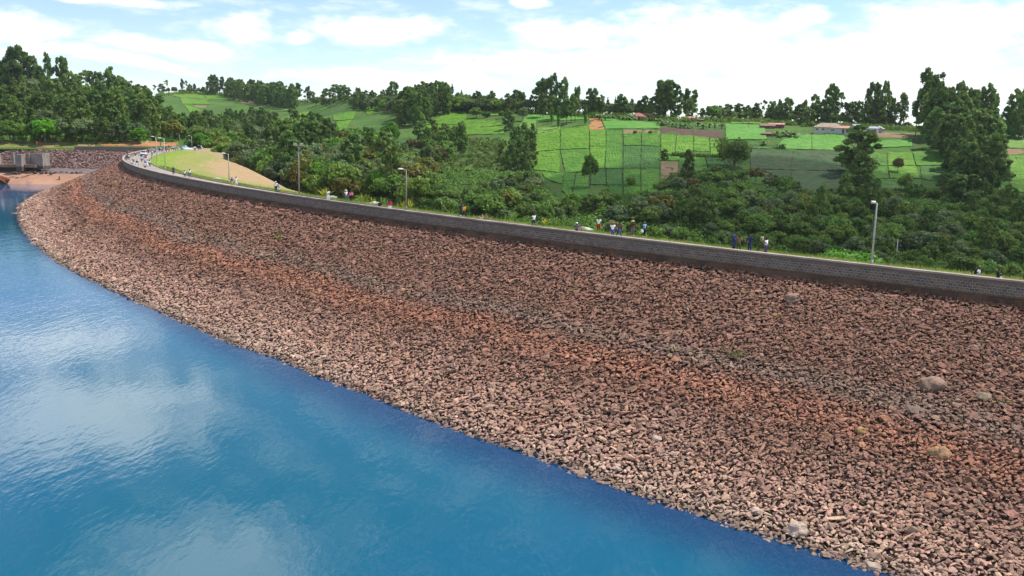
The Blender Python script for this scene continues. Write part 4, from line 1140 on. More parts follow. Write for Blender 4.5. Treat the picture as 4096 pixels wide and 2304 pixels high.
undergrowth('undergrowth', [VAL], 500, (.9, 2.2), 'grey', 45, 'greyish bushes scattered over the valley floor', .45, 30)
undergrowth('undergrowth', [[(850, 600), (1010, 660), (1200, 730), (1500, 700), (1480, 560), (1200, 600), (1000, 560)]], 1500, (1.2, 2.6), 'deep', 43, 'green undergrowth between the trees of the middle slope', .55, 34)
undergrowth('undergrowth', [[(1600, 700), (2040, 690), (2010, 560), (1800, 560), (1620, 620)], [(2620, 760), (3000, 745), (2900, 690), (2700, 700)], [(3150, 790), (3780, 800), (3740, 770), (3200, 770)]], 1300, (.9, 2.2), 'deep', 46, 'bushes along the lower edges of the fields', .5, 34)
undergrowth('undergrowth', [[(-100, 562), (700, 566), (700, 545), (-100, 540)]], 700, (.8, 1.8), 'broad', 44, 'grass and bushes along the foot of the left wood', .4, 34)
undergrowth('hedge', [[(3170, 785), (3420, 800), (3425, 812), (3170, 800)], [(2690, 620), (2800, 628), (2890, 630), (2890, 634), (2690, 626)]], 160, (1.0, 1.9), 'broad', 47, 'dark hedges along the lower edges of the plots', .45, 40)

# ------------------------------------------------------------------ street lamps along the kerb
POLE = paint((.36, .36, .34), .5, .4)
HEADM = paint((.62, .60, .55), .5, .4)
LENS = paint((.50, .40, .24), .3, .5)
def lamp(x, yb, h, label, arm=1.0, lean=0.0, tone=POLE):
    P = atz(x, yb, 0.0)
    s, d = nearest(P[:2])
    n = down_n(s)
    ang = math.atan2(-n[1], -n[0])                 # head reaches over the road
    r = empty('street_lamp', (P[0], P[1], -.06), ang)
    tag(r, label, 'street lamp', 'street lamps along the kerb of the crest road')
    mb = MB(); mb.tube([(0, 0, -.3), (lean * .5, 0, h * .5), (lean, 0, h)], [.095, .08, .06], 10); mb.build('post', tone, r, True)
    mb = MB(); mb.tube([(0, 0, -.1), (0, 0, .55)], .12, 10); mb.build('base_sleeve', tone, r, True)
    mb = MB(); mb.tube([(lean - .02, 0, h - .06), (lean + arm * .55, 0, h + .06), (lean + arm, 0, h + .10)], .04, 8); mb.build('arm', tone, r, True)
    mb = MB()
    a0 = lean + arm * .55
    vs = []
    for f, wd_, up_, dn in ((0, .08, .08, .04), (.25, .17, .13, .06), (.7, .18, .13, .06), (1, .09, .08, .03)):
        X = a0 + f * .85; Z = h + .10 + f * .05
        vs += [(X, -wd_, Z), (X, -wd_ * .6, Z + up_), (X, wd_ * .6, Z + up_), (X, wd_, Z), (X, wd_ * .7, Z - dn), (X, -wd_ * .7, Z - dn)]
    fs = [(i * 6 + k, i * 6 + (k + 1) % 6, i * 6 + 6 + (k + 1) % 6, i * 6 + 6 + k) for i in range(3) for k in range(6)] + [tuple(range(6))[::-1], tuple(range(18, 24))]
    mb.add(vs, fs); hd = mb.build('lamp_head', HEADM, r)
    mb = MB(); mb.box((a0 + .45, 0, h + .045), (.5, .24, .06)); mb.build('lens', LENS, hd)
    return r
GALV = paint((.42, .43, .42), .45, .4); RUSTY = paint((.30, .24, .19), .7, .3)
lamp(3486, 1060, 5.75, 'nearest street lamp, tall pale post rising above the parapet by the bright bush', 1.0)
lamp(1625, 838, 5.6, 'street lamp with brownish post between the floodlight mast and the nearest lamp', .95, 0, RUSTY)
lamp(917, 731, 5.5, 'street lamp at the grass edge beside the blue and yellow clad walker', .95)
lamp(661, 676, 7.2, 'tallest thin street lamp on the bright grass, arm towards the far wall', 1.1, 0, GALV)
lamp(628, 655, 7.0, 'straight street lamp left of the tallest one on the bright grass', .7, 0, GALV)
lamp(607, 637, 5.1, 'brownish street lamp behind the white car, leftmost along the bend', .95, 0, RUSTY)
lamp(719, 583, 5.0, 'thin street lamp in front of the yellow-green flowering tree', .9, 0, GALV)
lamp(768, 594, 5.0, 'farthest right street lamp at the road end beside the blue sheet', 1.0, 0, GALV)
P = atz(1197, 778, 0.0)
r = empty('floodlight_mast', (P[0], P[1], -.06), 0.3)
tag(r, 'tall brownish mast carrying twin floodlights above the green valley wood', 'floodlight mast')
mb = MB(); mb.tube([(0, 0, -.3), (0, 0, 4), (0, 0, 8.0)], [.13, .11, .08], 10); mb.build('post', RUSTY, r, True)
mb = MB(); mb.box((0, 0, 7.95), (1.3, .1, .1)); mb.build('crossbar', RUSTY, r)
for sx in (-.5, .5):
    mb = MB(); mb.box((sx, -.12, 8.22), (.62, .34, .42), 0, .85); f = mb.build('floodlight', HEADM, r)
    mb = MB(); mb.box((sx, -.305, 8.2), (.5, .03, .32)); mb.build('lens', LENS, f)
mb = MB(); mb.box((.1, .1, 7.55), (.3, .25, .35)); mb.build('control_box', POLE, r)

# ------------------------------------------------------------------ people
def grow(name, J, Eg, sub=1):
    """one continuous skinned surface over a skeleton: J {key: (x, y, z, r)}, Eg edges, root first"""
    keys = list(J)
    me = bpy.data.meshes.new(name)
    me.from_pydata([J[k][:3] for k in keys], [(keys.index(a), keys.index(b)) for a, b in Eg], [])
    o = bpy.data.objects.new('tmp', me); COL.objects.link(o)
    md = o.modifiers.new('s', 'SKIN'); md.use_smooth_shade = True; md.branch_smoothing = .3
    for i, k in enumerate(keys):
        v = me.skin_vertices[0].data[i]
        rr_ = J[k][3]
        v.radius = rr_ if isinstance(rr_, tuple) else (rr_, rr_)
        v.use_root = (i == 0)
    sb = o.modifiers.new('b', 'SUBSURF'); sb.levels = sb.render_levels = sub
    dg = bpy.context.evaluated_depsgraph_get()
    m = bpy.data.meshes.new_from_object(o.evaluated_get(dg))
    m.name = name
    bpy.data.objects.remove(o); bpy.data.meshes.remove(me)
    return m
ARMS = {  # elbow, wrist (right side, x positive); person faces -y
 'stand': [((.25, .02, 1.14), (.27, -.05, .90)), ((-.25, .02, 1.14), (-.27, -.05, .90))],
 'walk': [((.25, .10, 1.15), (.27, .06, .91)), ((-.25, -.08, 1.15), (-.26, -.22, .95))],
 'front': [((.26, .00, 1.15), (.10, -.21, 1.10)), ((-.26, .00, 1.15), (-.06, -.23, 1.06))],
 'raise': [((.26, -.04, 1.16), (.12, -.25, 1.38)), ((-.25, .02, 1.14), (-.16, -.20, 1.02))],
 'jog': [((.27, .10, 1.17), (.22, -.14, 1.12)), ((-.27, -.02, 1.17), (-.20, -.24, 1.20))]}
LEGS = {
 'stand': [((.10, -.01, .50), (.115, .02, .08)), ((-.10, .0, .50), (-.12, .03, .08))],
 'walk': [((.09, -.16, .52), (.09, -.24, .09)), ((-.09, .04, .50), (-.09, .30, .14))],
 'jog': [((.09, -.14, .54), (.09, -.10, .10)), ((-.09, .06, .50), (-.09, .38, .28))]}
def skeleton(pose):
    arm, leg = {'stand': ('stand', 'stand'), 'walk': ('walk', 'walk'), 'front': ('front', 'stand'), 'raise': ('raise', 'stand'), 'jog': ('jog', 'jog'), 'frontwalk': ('front', 'walk')}[pose]
    return ARMS[arm], LEGS[leg]
POSES = {}
def pose_meshes(pose):
    if pose in POSES: return POSES[pose]
    A, L = skeleton(pose)
    J = dict(pel=(0, 0, .95, (.125, .095)), wai=(0, .005, 1.10, (.115, .085)), che=(0, .005, 1.30, (.14, .10)), nec=(0, .0, 1.46, .052), chin=(0, -.012, 1.54, .068), hea=(0, -.005, 1.63, (.078, .09)), top=(0, .0, 1.70, .055),
             nose=(0, -.115, 1.60, .014), earr=(.083, .005, 1.61, .016), earl=(-.083, .005, 1.61, .016))
    E = [('pel', 'wai'), ('wai', 'che'), ('che', 'nec'), ('nec', 'chin'), ('chin', 'hea'), ('hea', 'top'), ('hea', 'nose'), ('hea', 'earr'), ('hea', 'earl')]
    for i, (sg, (el_, wr)) in enumerate(zip((1, -1), A)):
        k = 'rl'[i]
        J['sh' + k] = (sg * .175, .01, 1.41, .058); J['el' + k] = (*el_, .040); J['wr' + k] = (*wr, .027)
        E += [('che', 'sh' + k), ('sh' + k, 'el' + k), ('el' + k, 'wr' + k)]
        d = (Vector(wr) - Vector(el_)).normalized()
        side = d.cross(Vector((0, 1, 0))).normalized() if abs(d.y) < .9 else d.cross(Vector((0, 0, 1))).normalized()
        pm = Vector(wr) + d * .065
        J['pa' + k] = (*pm, .034); E.append(('wr' + k, 'pa' + k))
        curl = Vector((-sg * .35, -.35, -.1))
        for f in range(4):
            b = pm + side * (f - 1.5) * .022 + d * .025
            ln = (.062, .078, .072, .056)[f]
            m1 = b + d * ln * .55 + curl * .012
            t1 = b + d * ln + curl * .04
            J['f%d%s' % (f, k)] = (*m1, .0095); J['g%d%s' % (f, k)] = (*t1, .008)
            E += [('pa' + k, 'f%d%s' % (f, k)), ('f%d%s' % (f, k), 'g%d%s' % (f, k))]
        th = Vector(wr) + d * .03 - side * .045 + curl * .03
        J['th' + k] = (*th, .011); J['ti' + k] = (*(th + d * .04), .009)
        E += [('pa' + k, 'th' + k), ('th' + k, 'ti' + k)]
    for i, (sg, (kn, an)) in enumerate(zip((1, -1), L)):
        k = 'rl'[i]
        J['hi' + k] = (sg * .09, 0, .86, .088); J['kn' + k] = (*kn, .056); J['ca' + k] = (kn[0] * .4 + an[0] * .6, kn[1] * .45 + an[1] * .55 + .02, kn[2] * .55 + an[2] * .45, .054); J['an' + k] = (*an, .036)
        J['to' + k] = (an[0] + sg * .01, an[1] - .15, max(.03, an[2] - .05), .034)
        E += [('pel', 'hi' + k), ('hi' + k, 'kn' + k), ('kn' + k, 'ca' + k), ('ca' + k, 'an' + k), ('an' + k, 'to' + k)]
    M = dict(body=grow('body', J, E))
    # clothes over the body
    for sleeve in ('short', 'long'):
        S = dict(w=(0, .0, .86, (.158, .128)), b=(0, .005, 1.10, (.150, .118)), c=(0, .005, 1.30, (.168, .128)), n=(0, .0, 1.43, .075))
        Es = [('w', 'b'), ('b', 'c'), ('c', 'n')]
        for i, (sg, (el_, wr)) in enumerate(zip((1, -1), A)):
            k = 'rl'[i]
            S['s' + k] = (sg * .18, .01, 1.41, .078)
            mid = tuple(.35 * a + .65 * b for a, b in zip((sg * .18, .01, 1.41), el_))
            S['m' + k] = (*mid, .066)
            Es += [('c', 's' + k), ('s' + k, 'm' + k)]
            if sleeve == 'long':
                S['e' + k] = (*el_, .058); S['r' + k] = (*[.12 * a + .88 * b for a, b in zip(el_, wr)], .044)
                Es += [('m' + k, 'e' + k), ('e' + k, 'r' + k)]
        M['shirt_' + sleeve] = grow('shirt', S, Es)
    for leg in ('trousers', 'shorts'):
        S = dict(p=(0, .0, 1.03, (.138, .108)), q=(0, 0, .90, (.142, .12)))
        Es = [('p', 'q')]
        for i, (sg, (kn, an)) in enumerate(zip((1, -1), L)):
            k = 'rl'[i]
            S['h' + k] = (sg * .092, 0, .80, .105)
            S['k' + k] = (*(kn if leg == 'trousers' else tuple(.15 * a + .85 * b for a, b in zip((sg * .092, 0, .80), kn))), .078 if leg == 'trousers' else .095)
            Es += [('q', 'h' + k), ('h' + k, 'k' + k)]
            if leg == 'trousers':
                S['a' + k] = (*[.1 * a + .9 * b for a, b in zip(kn, an)], .058)
                Es += [('k' + k, 'a' + k)]
        M[leg] = grow(leg, S, Es)
    sh = []
    for i, (sg, (kn, an)) in enumerate(zip((1, -1), L)):
        mb = MB()
        mb.ball((an[0] + sg * .005, an[1] - .06, max(.045, an[2] - .035)), (.052, .145, .052), 8, 5)
        sh.append(mb.mesh('shoe', True))
    M['shoes'] = sh
    POSES[pose] = M
    return M
def head_bits():
    B = {}
    mb = MB(); mb.ball((0, .008, 1.635), (.098, .108, .105), 12, 5, .05); B['hair'] = mb.mesh('hair', True)
    mb = MB(); mb.ball((0, .004, 1.655), (.104, .116, .095), 12, 5, 0.0); mb.box((0, -.135, 1.66), (.15, .11, .014)); B['cap'] = mb.mesh('cap', True)
    mb = MB(); mb.ball((0, .004, 1.67), (.105, .115, .10), 12, 5, 0.0)
    mb.tube([(0, 0, 1.672), (0, 0, 1.690)], [.20, .185], 16); B['hat'] = mb.mesh('hat', True)
    mb = MB(); mb.ball((0, .01, 1.67), (.125, .125, .055), 12, 6); mb.box((0, -.125, 1.645), (.13, .07, .012)); B['beret'] = mb.mesh('cap', True)
    mb = MB(); mb.box((0, .20, 1.24), (.28, .16, .42), 0, .8); mb.tube([(.12, .14, 1.42), (.12, -.02, 1.47), (.12, -.15, 1.36), (.13, -.14, 1.15)], .022, 6); mb.tube([(-.12, .14, 1.42), (-.12, -.02, 1.47), (-.12, -.15, 1.36), (-.13, -.14, 1.15)], .022, 6); B['backpack'] = mb.mesh('backpack')
    mb = MB(); mb.box((.30, -.05, .72), (.10, .26, .32), 0, .75); mb.tube([(.29, -.14, .87), (.28, -.06, .93), (.29, .03, .87)], .012, 5); B['bag'] = mb.mesh('bag')
    return B
HB = head_bits()
C_ = dict(white=(.90, .90, .90), navy=(.025, .03, .10), black=(.018, .017, .02), grey=(.17, .17, .175), khaki=(.22, .17, .09), olive=(.085, .085, .025), red=(.62, .02, .025), crimson=(.55, .025, .08), pink=(.75, .18, .26), maroon=(.10, .025, .03),
          purple=(.10, .05, .16), mauve=(.17, .12, .20), beige=(.38, .31, .22), blue=(.06, .09, .48), sky=(.26, .42, .72), green=(.02, .075, .07), yellow=(.72, .55, .03), orange=(.75, .22, .02), teal=(.03, .42, .48), cream=(.70, .66, .50), straw=(.66, .54, .26), denim=(.05, .09, .22), lime=(.55, .75, .08), indigo=(.05, .035, .13))
SKIN = paint((.075, .036, .022), .5, .4); HAIR = paint((.012, .010, .010), .8, .2)
def setmat(o, col):
    o.material_slots[0].link = 'OBJECT'
    o.material_slots[0].material = col
PAINT0 = paint((.5, .5, .5))
def person(x, yhead, label, shirt='white', legs='trousers', legcol='black', pose='stand', sleeve='short', head='hair', headcol=None, face=None, h=1.72, z=0.0, extra=None, extracol='black', jacket=None, group=None, P=None, dmax=9.5):
    if P is None:
        P = atz(x, yhead, z + h)
        s, d = nearest(P[:2])
        dd = min(max(d, 1.0), dmax)
        if abs(dd - d) > .01:                         # keep off the wall: slide along the crest normal
            q = road_pt(s, dd)
            P = np.array([q[0], q[1], z])
        z = z if dd < 8.5 else z - (dd - 8.5) / 5.5
        t_ = tang(s)
    else: t_ = np.array([-.7, .7])
    z = z + (.02 if z == 0 else .05)
    if face is None: face = math.atan2(t_[1], t_[0])          # walking away along the crest
    elif face == 'back': face = math.atan2(-t_[1], -t_[0])    # walking towards the near end
    elif face == 'us': face = math.atan2(-P[1], -P[0])
    elif face == 'valley': face = math.atan2(P[1], P[0])
    M = pose_meshes(pose)
    r = empty('person', (P[0], P[1], z), face + math.pi / 2, h / 1.74)
    r.scale = (h / 1.74 * 1.16, h / 1.74 * 1.16, h / 1.74)
    tag(r, label, 'person', group)
    def part(nm, me, col):
        if not me.materials: me.materials.append(PAINT0)
        o = link(nm, me, r); setmat(o, col if isinstance(col, bpy.types.Material) else paint(C_[col], .8, .2)); return o
    part('body', M['body'], SKIN)
    part('jacket' if jacket else 'shirt', M['shirt_' + sleeve], shirt)
    part(legs, M[legs], legcol)
    for sh in M['shoes']: part('shoe', sh, rnd.choice(['black', 'white', 'grey']))
    if head == 'hair': part('hair', HB['hair'], HAIR if headcol is None else headcol)
    elif head: part({'beret': 'cap'}.get(head, head), HB[head], headcol or 'white')
    if extra: part(extra, HB[extra], extracol)
    return r
G1 = 'walkers behind the parapet'
person(2308, 890, 'person in a purple coat and white cap low behind the wall', 'mauve', 'trousers', 'indigo', 'front', 'long', 'cap', 'white', 'us', 1.66, group=G1, jacket=1)
person(2328, 896, 'bald person in a beige jacket right of the purple coat', 'beige', 'trousers', 'khaki', 'stand', 'long', None, None, None, 1.64, group=G1, jacket=1)
person(2409, 863, 'person in white shirt and red shorts standing on the grass facing the valley', 'white', 'shorts', 'red', 'front', 'short', 'hair', None, 'valley', 1.76, group=G1, dmax=9.4)
person(2452, 890, 'person in red cap, white tee shirt and blue shorts walking', 'white', 'shorts', 'blue', 'walk', 'short', 'cap', 'red', 'us', 1.74, group=G1)
person(2477, 889, 'person in dark maroon jacket and jeans right of the red cap', 'maroon', 'trousers', 'denim', 'walk', 'long', 'hair', None, 'back', 1.74, group=G1, jacket=1)
person(2532, 883, 'person in straw hat, maroon jacket and grey trousers', 'maroon', 'trousers', 'grey', 'front', 'long', 'hat', 'straw', 'us', 1.74, group=G1, jacket=1)
person(2579, 886, 'person in light blue shirt and black trousers holding a white bag', 'sky', 'trousers', 'black', 'stand', 'short', 'hair', 'grey', None, 1.74, group=G1, extra='bag', extracol='white')
person(2938, 939, 'person in navy uniform and blue peaked cap', 'navy', 'trousers', 'navy', 'stand', 'long', 'beret', 'blue', 'back', 1.78, group=G1)
person(2958, 939, 'person in khaki camouflage with dark beret, arm raised', 'khaki', 'trousers', 'olive', 'raise', 'long', 'beret', 'black', 'us', 1.76, group=G1)
person(3002, 938, 'bald person in dark navy sweater and trousers', 'navy', 'trousers', 'navy', 'walk', 'long', None, None, 'us', 1.78, group=G1)
person(3050, 934, 'person in tan shirt and olive trousers striding behind the white tee', 'beige', 'trousers', 'olive', 'walk', 'short', 'hair', None, 'back', 1.80, group=G1)
person(3067, 950, 'person in white tee shirt and dark purple trousers below the olive strider', 'white', 'trousers', 'purple', 'front', 'short', 'hair', None, 'back', 1.70, group=G1)
person(3915, 1067, 'person with black backpack, white top and hand raised to the mouth', 'white', 'trousers', 'indigo', 'raise', 'short', 'hair', paint((.20, .08, .04)), 'back', 1.70, group=G1, extra='backpack', extracol='black')
person(3996, 1071, 'person in a dark jacket leaning beside a child', 'black', 'trousers', 'black', 'stand', 'long', 'hair', None, 'back', 1.70, group=G1, jacket=1)
person(4006, 1101, 'small child in cream shirt, only the head above the wall', 'cream', 'shorts', 'denim', 'stand', 'short', 'hair', None, 'back', 1.24, group=G1)
person(4106, 1080, 'person in a red shirt cut off by the right picture edge', 'red', 'trousers', 'black', 'stand', 'short', 'hair', None, 'back', 1.70, group=G1)
person(1846, 813, 'person in green and white tracksuit beside an orange jacket', 'green', 'trousers', 'green', 'walk', 'long', 'hair', None, 'us', 1.78, group=G1, jacket=1)
person(1857, 819, 'person in orange jacket with red sleeves and dark trousers', 'orange', 'trousers', 'black', 'walk', 'long', 'hair', None, 'back', 1.66, group=G1, jacket=1)
person(2136, 853, 'person in white shirt and navy shorts jogging alone', 'white', 'shorts', 'navy', 'jog', 'short', 'hair', None, None, 1.74, group=G1)
person(1103, 726, 'person in white cap and shirt with black trousers beside a child', 'white', 'trousers', 'black', 'stand', 'short', 'cap', 'white', 'valley', 1.76, group=G1)
person(1113, 738, 'child in pale blue shirt holding to the white-capped walker', 'sky', 'shorts', 'white', 'stand', 'short', 'hair', None, 'valley', 1.30, group=G1)
person(1312, 759, 'person in white shirt and white trousers alone right of the mast', 'white', 'trousers', 'white', 'front', 'short', 'hair', None, 'us', 1.70, group=G1)
person(1384, 760, 'person in white hat and shirt with grey trousers and a bag', 'white', 'trousers', 'grey', 'stand', 'short', 'hat', 'white', 'back', 1.70, group=G1, extra='bag', extracol='grey')
person(1404, 763, 'person in pink shirt, dark cap and black trousers', 'pink', 'trousers', 'black', 'front', 'long', 'cap', 'indigo', 'us', 1.70, group=G1)
person(1520, 804, 'person in black jacket low behind the wall left of the crimson shirt', 'black', 'trousers', 'black', 'front', 'long', 'hair', None, 'us', 1.62, group=G1, jacket=1)
person(1559, 800, 'person in crimson shirt and white trousers left of the middle lamp', 'crimson', 'trousers', 'white', 'front', 'long', 'hair', None, 'us', 1.70, group=G1)
person(927, 709, 'person in blue shirt and yellow trousers by the lamp foot', 'blue', 'trousers', 'yellow', 'walk', 'short', 'hair', None, None, 1.68, group=G1)
person(944, 707, 'person all in white walking beside the yellow trousers', 'white', 'trousers', 'white', 'walk', 'short', 'hair', None, None, 1.76, group=G1)
person(693, 667, 'person in dark purple top with hand to the head, walking towards the camera', 'purple', 'trousers', 'indigo', 'raise', 'short', 'hair', None, 'us', 1.74, group=G1)
person(738, 681, 'shorter person in white shirt and purple shorts beside a taller one', 'white', 'shorts', 'purple', 'stand', 'short', 'hair', None, None, 1.56, group=G1)
person(758, 676, 'tall person in white shirt and dark jeans walking away', 'white', 'trousers', 'denim', 'walk', 'short', 'hair', None, None, 1.82, group=G1)
G2 = 'crowd of walkers on the bend of the crest road'
q = lambda x, y: (460 + x / 5.795, 520 + y / 5.795)
CROWD = [
 (690, 745, 'white', 'shorts', 'mauve', 'stand', 'hair', None, 'nearest walker of the bend crowd, white shirt and dark shorts'),
 (800, 692, 'white', 'trousers', 'purple', 'walk', 'hair', None, 'white shirt and purple trousers at the kerb side of the crowd'),
 (742, 690, 'white', 'trousers', 'white', 'walk', 'hair', None, 'all white walker between two others in front of the car'),
 (715, 660, 'white', 'trousers', 'mauve', 'stand', 'hair', None, 'white shirt and mauve trousers in the middle of the group before the car'),
 (612, 606, 'white', 'shorts', 'navy', 'walk', 'hair', None, 'white shirt and navy shorts in front of the car bonnet'),
 (632, 572, 'sky', 'trousers', 'navy', 'stand', 'hair', None, 'pale shirt at the car front left'),
 (702, 588, 'red', 'trousers', 'navy', 'stand', 'cap', 'red', 'red shirt and red cap at the car front right'),
 (694, 628, 'white', 'trousers', 'blue', 'stand', 'hair', None, 'white shirt and blue trousers below the red cap'),
 (735, 618, 'white', 'trousers', 'mauve', 'walk', 'hair', None, 'white shirt at the right of the group before the car'),
 (418, 612, 'white', 'trousers', 'maroon', 'walk', 'hair', None, 'white shirt and maroon trousers alone left of the car'),
 (360, 690, 'white', 'trousers', 'mauve', 'stand', 'hair', None, 'white shirt nearest the parapet in the left group'),
 (455, 680, 'cream', 'trousers', 'white', 'stand', 'hat', 'straw', 'cream shirt and straw hat in the left group'),
 (415, 715, 'white', 'trousers', 'cream', 'stand', 'hair', None, 'white shirt and cream trousers in the left group'),
 (460, 738, 'white', 'trousers', 'white', 'walk', 'hair', None, 'all white walker at the front of the left group'),
 (507, 690, 'indigo', 'trousers', 'black', 'walk', 'hair', None, 'dark top and dark trousers right of the left group'),
 (470, 480, 'white', 'trousers', 'maroon', 'walk', 'hair', None, 'white shirt by the inner parapet behind the car'),
 (240, 572, 'mauve', 'trousers', 'grey', 'stand', 'hair', None, 'grey-purple shirt leaning on the wall at the tip of the bend'),
 (292, 545, 'navy', 'trousers', 'black', 'stand', 'hair', None, 'navy jacket at the wall tip between two paler shirts'),
 (320, 558, 'white', 'shorts', 'purple', 'stand', 'hair', None, 'white shirt and purple shorts at the wall tip'),
 (768, 428, 'purple', 'trousers', 'indigo', 'walk', 'cap', 'white', 'purple top and white cap right of the car roof'),
 (860, 462, 'white', 'trousers', 'grey', 'walk', 'hair', None, 'small white figure by the brownish lamp post'),
 (906, 430, 'white', 'trousers', 'navy', 'walk', 'hair', None, 'white shirt and navy trousers left of the blue jacket'),
 (925, 410, 'blue', 'trousers', 'navy', 'walk', 'hair', None, 'blue jacket behind the straight lamp post'),
 (970, 415, 'teal', 'shorts', 'cream', 'walk', 'hair', None, 'teal shirt right of the straight lamp post'),
 (1024, 395, 'indigo', 'trousers', 'black', 'stand', 'hair', None, 'dark jacket against the far parapet'),
 (1066, 393, 'white', 'trousers', 'purple', 'walk', 'hair', None, 'white shirt and purple trousers before the tallest lamp'),
 (1112, 412, 'crimson', 'trousers', 'red', 'stand', 'hair', None, 'crimson clothes low by the tallest lamp'),
 (1162, 370, 'blue', 'trousers', 'black', 'stand', 'hair', None, 'blue shirt right of the tallest lamp'),
 (1210, 374, 'teal', 'trousers', 'crimson', 'stand', 'hair', None, 'teal shirt and red trousers in the far crowd'),
 (1245, 345, 'red', 'trousers', 'red', 'raise', 'cap', 'red', 'all red figure standing out in the far crowd'),
 (1240, 420, 'white', 'trousers', 'white', 'walk', 'hair', None, 'all white walker in front of the far crowd'),
 (1278, 410, 'pink', 'trousers', 'crimson', 'walk', 'hair', None, 'pink shirt in front of the far crowd'),
 (1315, 372, 'white', 'trousers', 'purple', 'walk', 'hair', None, 'white shirt and purple trousers right of the red figure'),
 (1356, 365, 'white', 'trousers', 'navy', 'stand', 'hair', None, 'white shirt and navy trousers, second right of the red figure'),
 (1396, 360, 'white', 'trousers', 'olive', 'stand', 'cap', 'pink', 'white shirt and pink cap in the far crowd'),
 (1382, 400, 'lime', 'trousers', 'green', 'stand', 'hair', None, 'lime shirt in the far crowd'),
 (1440, 376, 'sky', 'trousers', 'denim', 'walk', 'hair', None, 'pale blue shirt right of the lime one'),
 (1490, 368, 'white', 'trousers', 'mauve', 'walk', 'hair', None, 'white shirt under the thin far lamp'),
 (1535, 382, 'olive', 'trousers', 'black', 'stand', 'cap', 'yellow', 'olive top and yellow cap left of the blue sheet'),
 (1572, 380, 'white', 'trousers', 'grey', 'stand', 'hair', None, 'white shirt at the left end of the blue sheet'),
 (1640, 348, 'white', 'trousers', 'white', 'stand', 'hair', None, 'white figure standing over the blue sheet'),
 (1838, 402, 'white', 'trousers', 'grey', 'stand', 'hair', None, 'leftmost white figure beyond the last lamp'),
 (1866, 394, 'white', 'trousers', 'denim', 'stand', 'hair', None, 'second white figure beyond the last lamp'),
 (1920, 372, 'indigo', 'trousers', 'black', 'stand', 'hair', None, 'dark figure left of the maroon one beyond the last lamp'),
 (1945, 380, 'black', 'trousers', 'navy', 'stand', 'cap', 'white', 'black jacket and white cap beyond the last lamp'),
 (1972, 370, 'maroon', 'trousers', 'black', 'stand', 'hair', None, 'maroon figure beyond the last lamp'),
 (2002, 372, 'white', 'trousers', 'navy', 'stand', 'hair', None, 'white shirt at the right of the party beyond the last lamp'),
 (2022, 412, 'white', 'trousers', 'white', 'stand', 'hair', None, 'rightmost white figure beyond the last lamp')]
for cx_, cy_, sh, lg, lc_, ps, hd, hc, lab in CROWD:
    x, y = q(cx_, cy_)
    far = cx_ > 1520
    P = None
    if far:
        P = atz(x, y + 13 * (1 if cx_ < 1700 else .8) + 4, -.05)
        P = P * min(1, 378 / P[1]) if P[1] > 378 else P
        P[2] = 0
    person(x, y, 'person: ' + lab, sh, lg, lc_, ps, 'long' if sh in ('navy', 'indigo', 'blue', 'black', 'maroon') else 'short', hd, hc, rnd.choice([None, None, 'us']), 1.72, group=G2, P=P, dmax=6.5)
bk0 = atd(149, 583, 348); person(149, 570, 'person in a lime yellow top on the grass bank above the far rocks', 'lime', 'trousers', 'orange', 'walk', 'short', 'hair', None, 'us', 1.74, P=np.array([bk0[0], bk0[1], bk0[2]]), z=bk0[2])
bk1 = atd(159, 583, 348); person(159, 570, 'person in red clothes walking behind the lime yellow top', 'red', 'trousers', 'crimson', 'walk', 'long', 'hair', None, 'us', 1.70, P=np.array([bk1[0], bk1[1], bk1[2]]), z=bk1[2])
fp = far_pt(FLEN * .84, 2.2); person(353, 576, 'person in white cap and pink top alone behind the far wall', 'pink', 'trousers', 'navy', 'stand', 'short', 'cap', 'white', 'us', 1.70, P=np.array([fp[0], fp[1], 0.0]))
vp = hill(4082, 1008); person(4082, 998, 'tiny person in white on the valley path at the right edge', 'white', 'trousers', 'sky', 'walk', 'short', 'hair', None, 'us', 1.7, P=np.array([vp[0], vp[1], vp[2]]), z=vp[2] + 1.2)

# ------------------------------------------------------------------ white car on the bend, facing the camera
P = atz(575, 623.5, 0.02)
s, d = nearest(P[:2]); tg = tang(s)
r = empty('car', (P[0], P[1], .03), math.atan2(-tg[1], -tg[0]) + math.pi / 2)
tag(r, 'white car with a roof rack driving through the crowd on the bend', 'car')
WH = paint((.78, .78, .78), .25, .6); GL = paint((.02, .025, .03), .08, .8); RB = paint((.02, .02, .02), .9, .2); CHR = paint((.5, .5, .5), .3, .5, .05, .8)
def loft(mb, secs):
    k = len(secs[0]); vs = [v for s_ in secs for v in s_]
    fs = [(i * k + j, i * k + (j + 1) % k, (i + 1) * k + (j + 1) % k, (i + 1) * k + j) for i in range(len(secs) - 1) for j in range(k)]
    fs += [tuple(range(k))[::-1], tuple(range((len(secs) - 1) * k, len(secs) * k))]
    mb.add(vs, fs)
def ring(y, w0, w1, z0, z1): return [(-w0, y, z0), (w0, y, z0), (w1, y, (z0 + z1) / 2), (w1 * .92, y, z1), (-w1 * .92, y, z1), (-w1, y, (z0 + z1) / 2)]
mb = MB(); loft(mb, [ring(-2.2, .70, .78, .42, .78), ring(-2.05, .78, .88, .34, .92), ring(-1.0, .80, .90, .30, 1.02), ring(.6, .80, .90, .30, 1.05), ring(1.9, .80, .90, .32, 1.05), ring(2.2, .74, .84, .45, .98)])
body = mb.build('body', WH, r)
mb = MB(); loft(mb, [[(-.80, -1.0, 1.0), (.80, -1.0, 1.0), (.80, 2.05, 1.0), (-.80, 2.05, 1.0)], [(-.66, -.30, 1.62), (.66, -.30, 1.62), (.66, 1.75, 1.62), (-.66, 1.75, 1.62)]]); mb.build('cabin', WH, r)
mb = MB(); mb.add([(-.70, -.99, 1.06), (.70, -.99, 1.06), (.60, -.37, 1.58), (-.60, -.37, 1.58)], [(0, 1, 2, 3)])
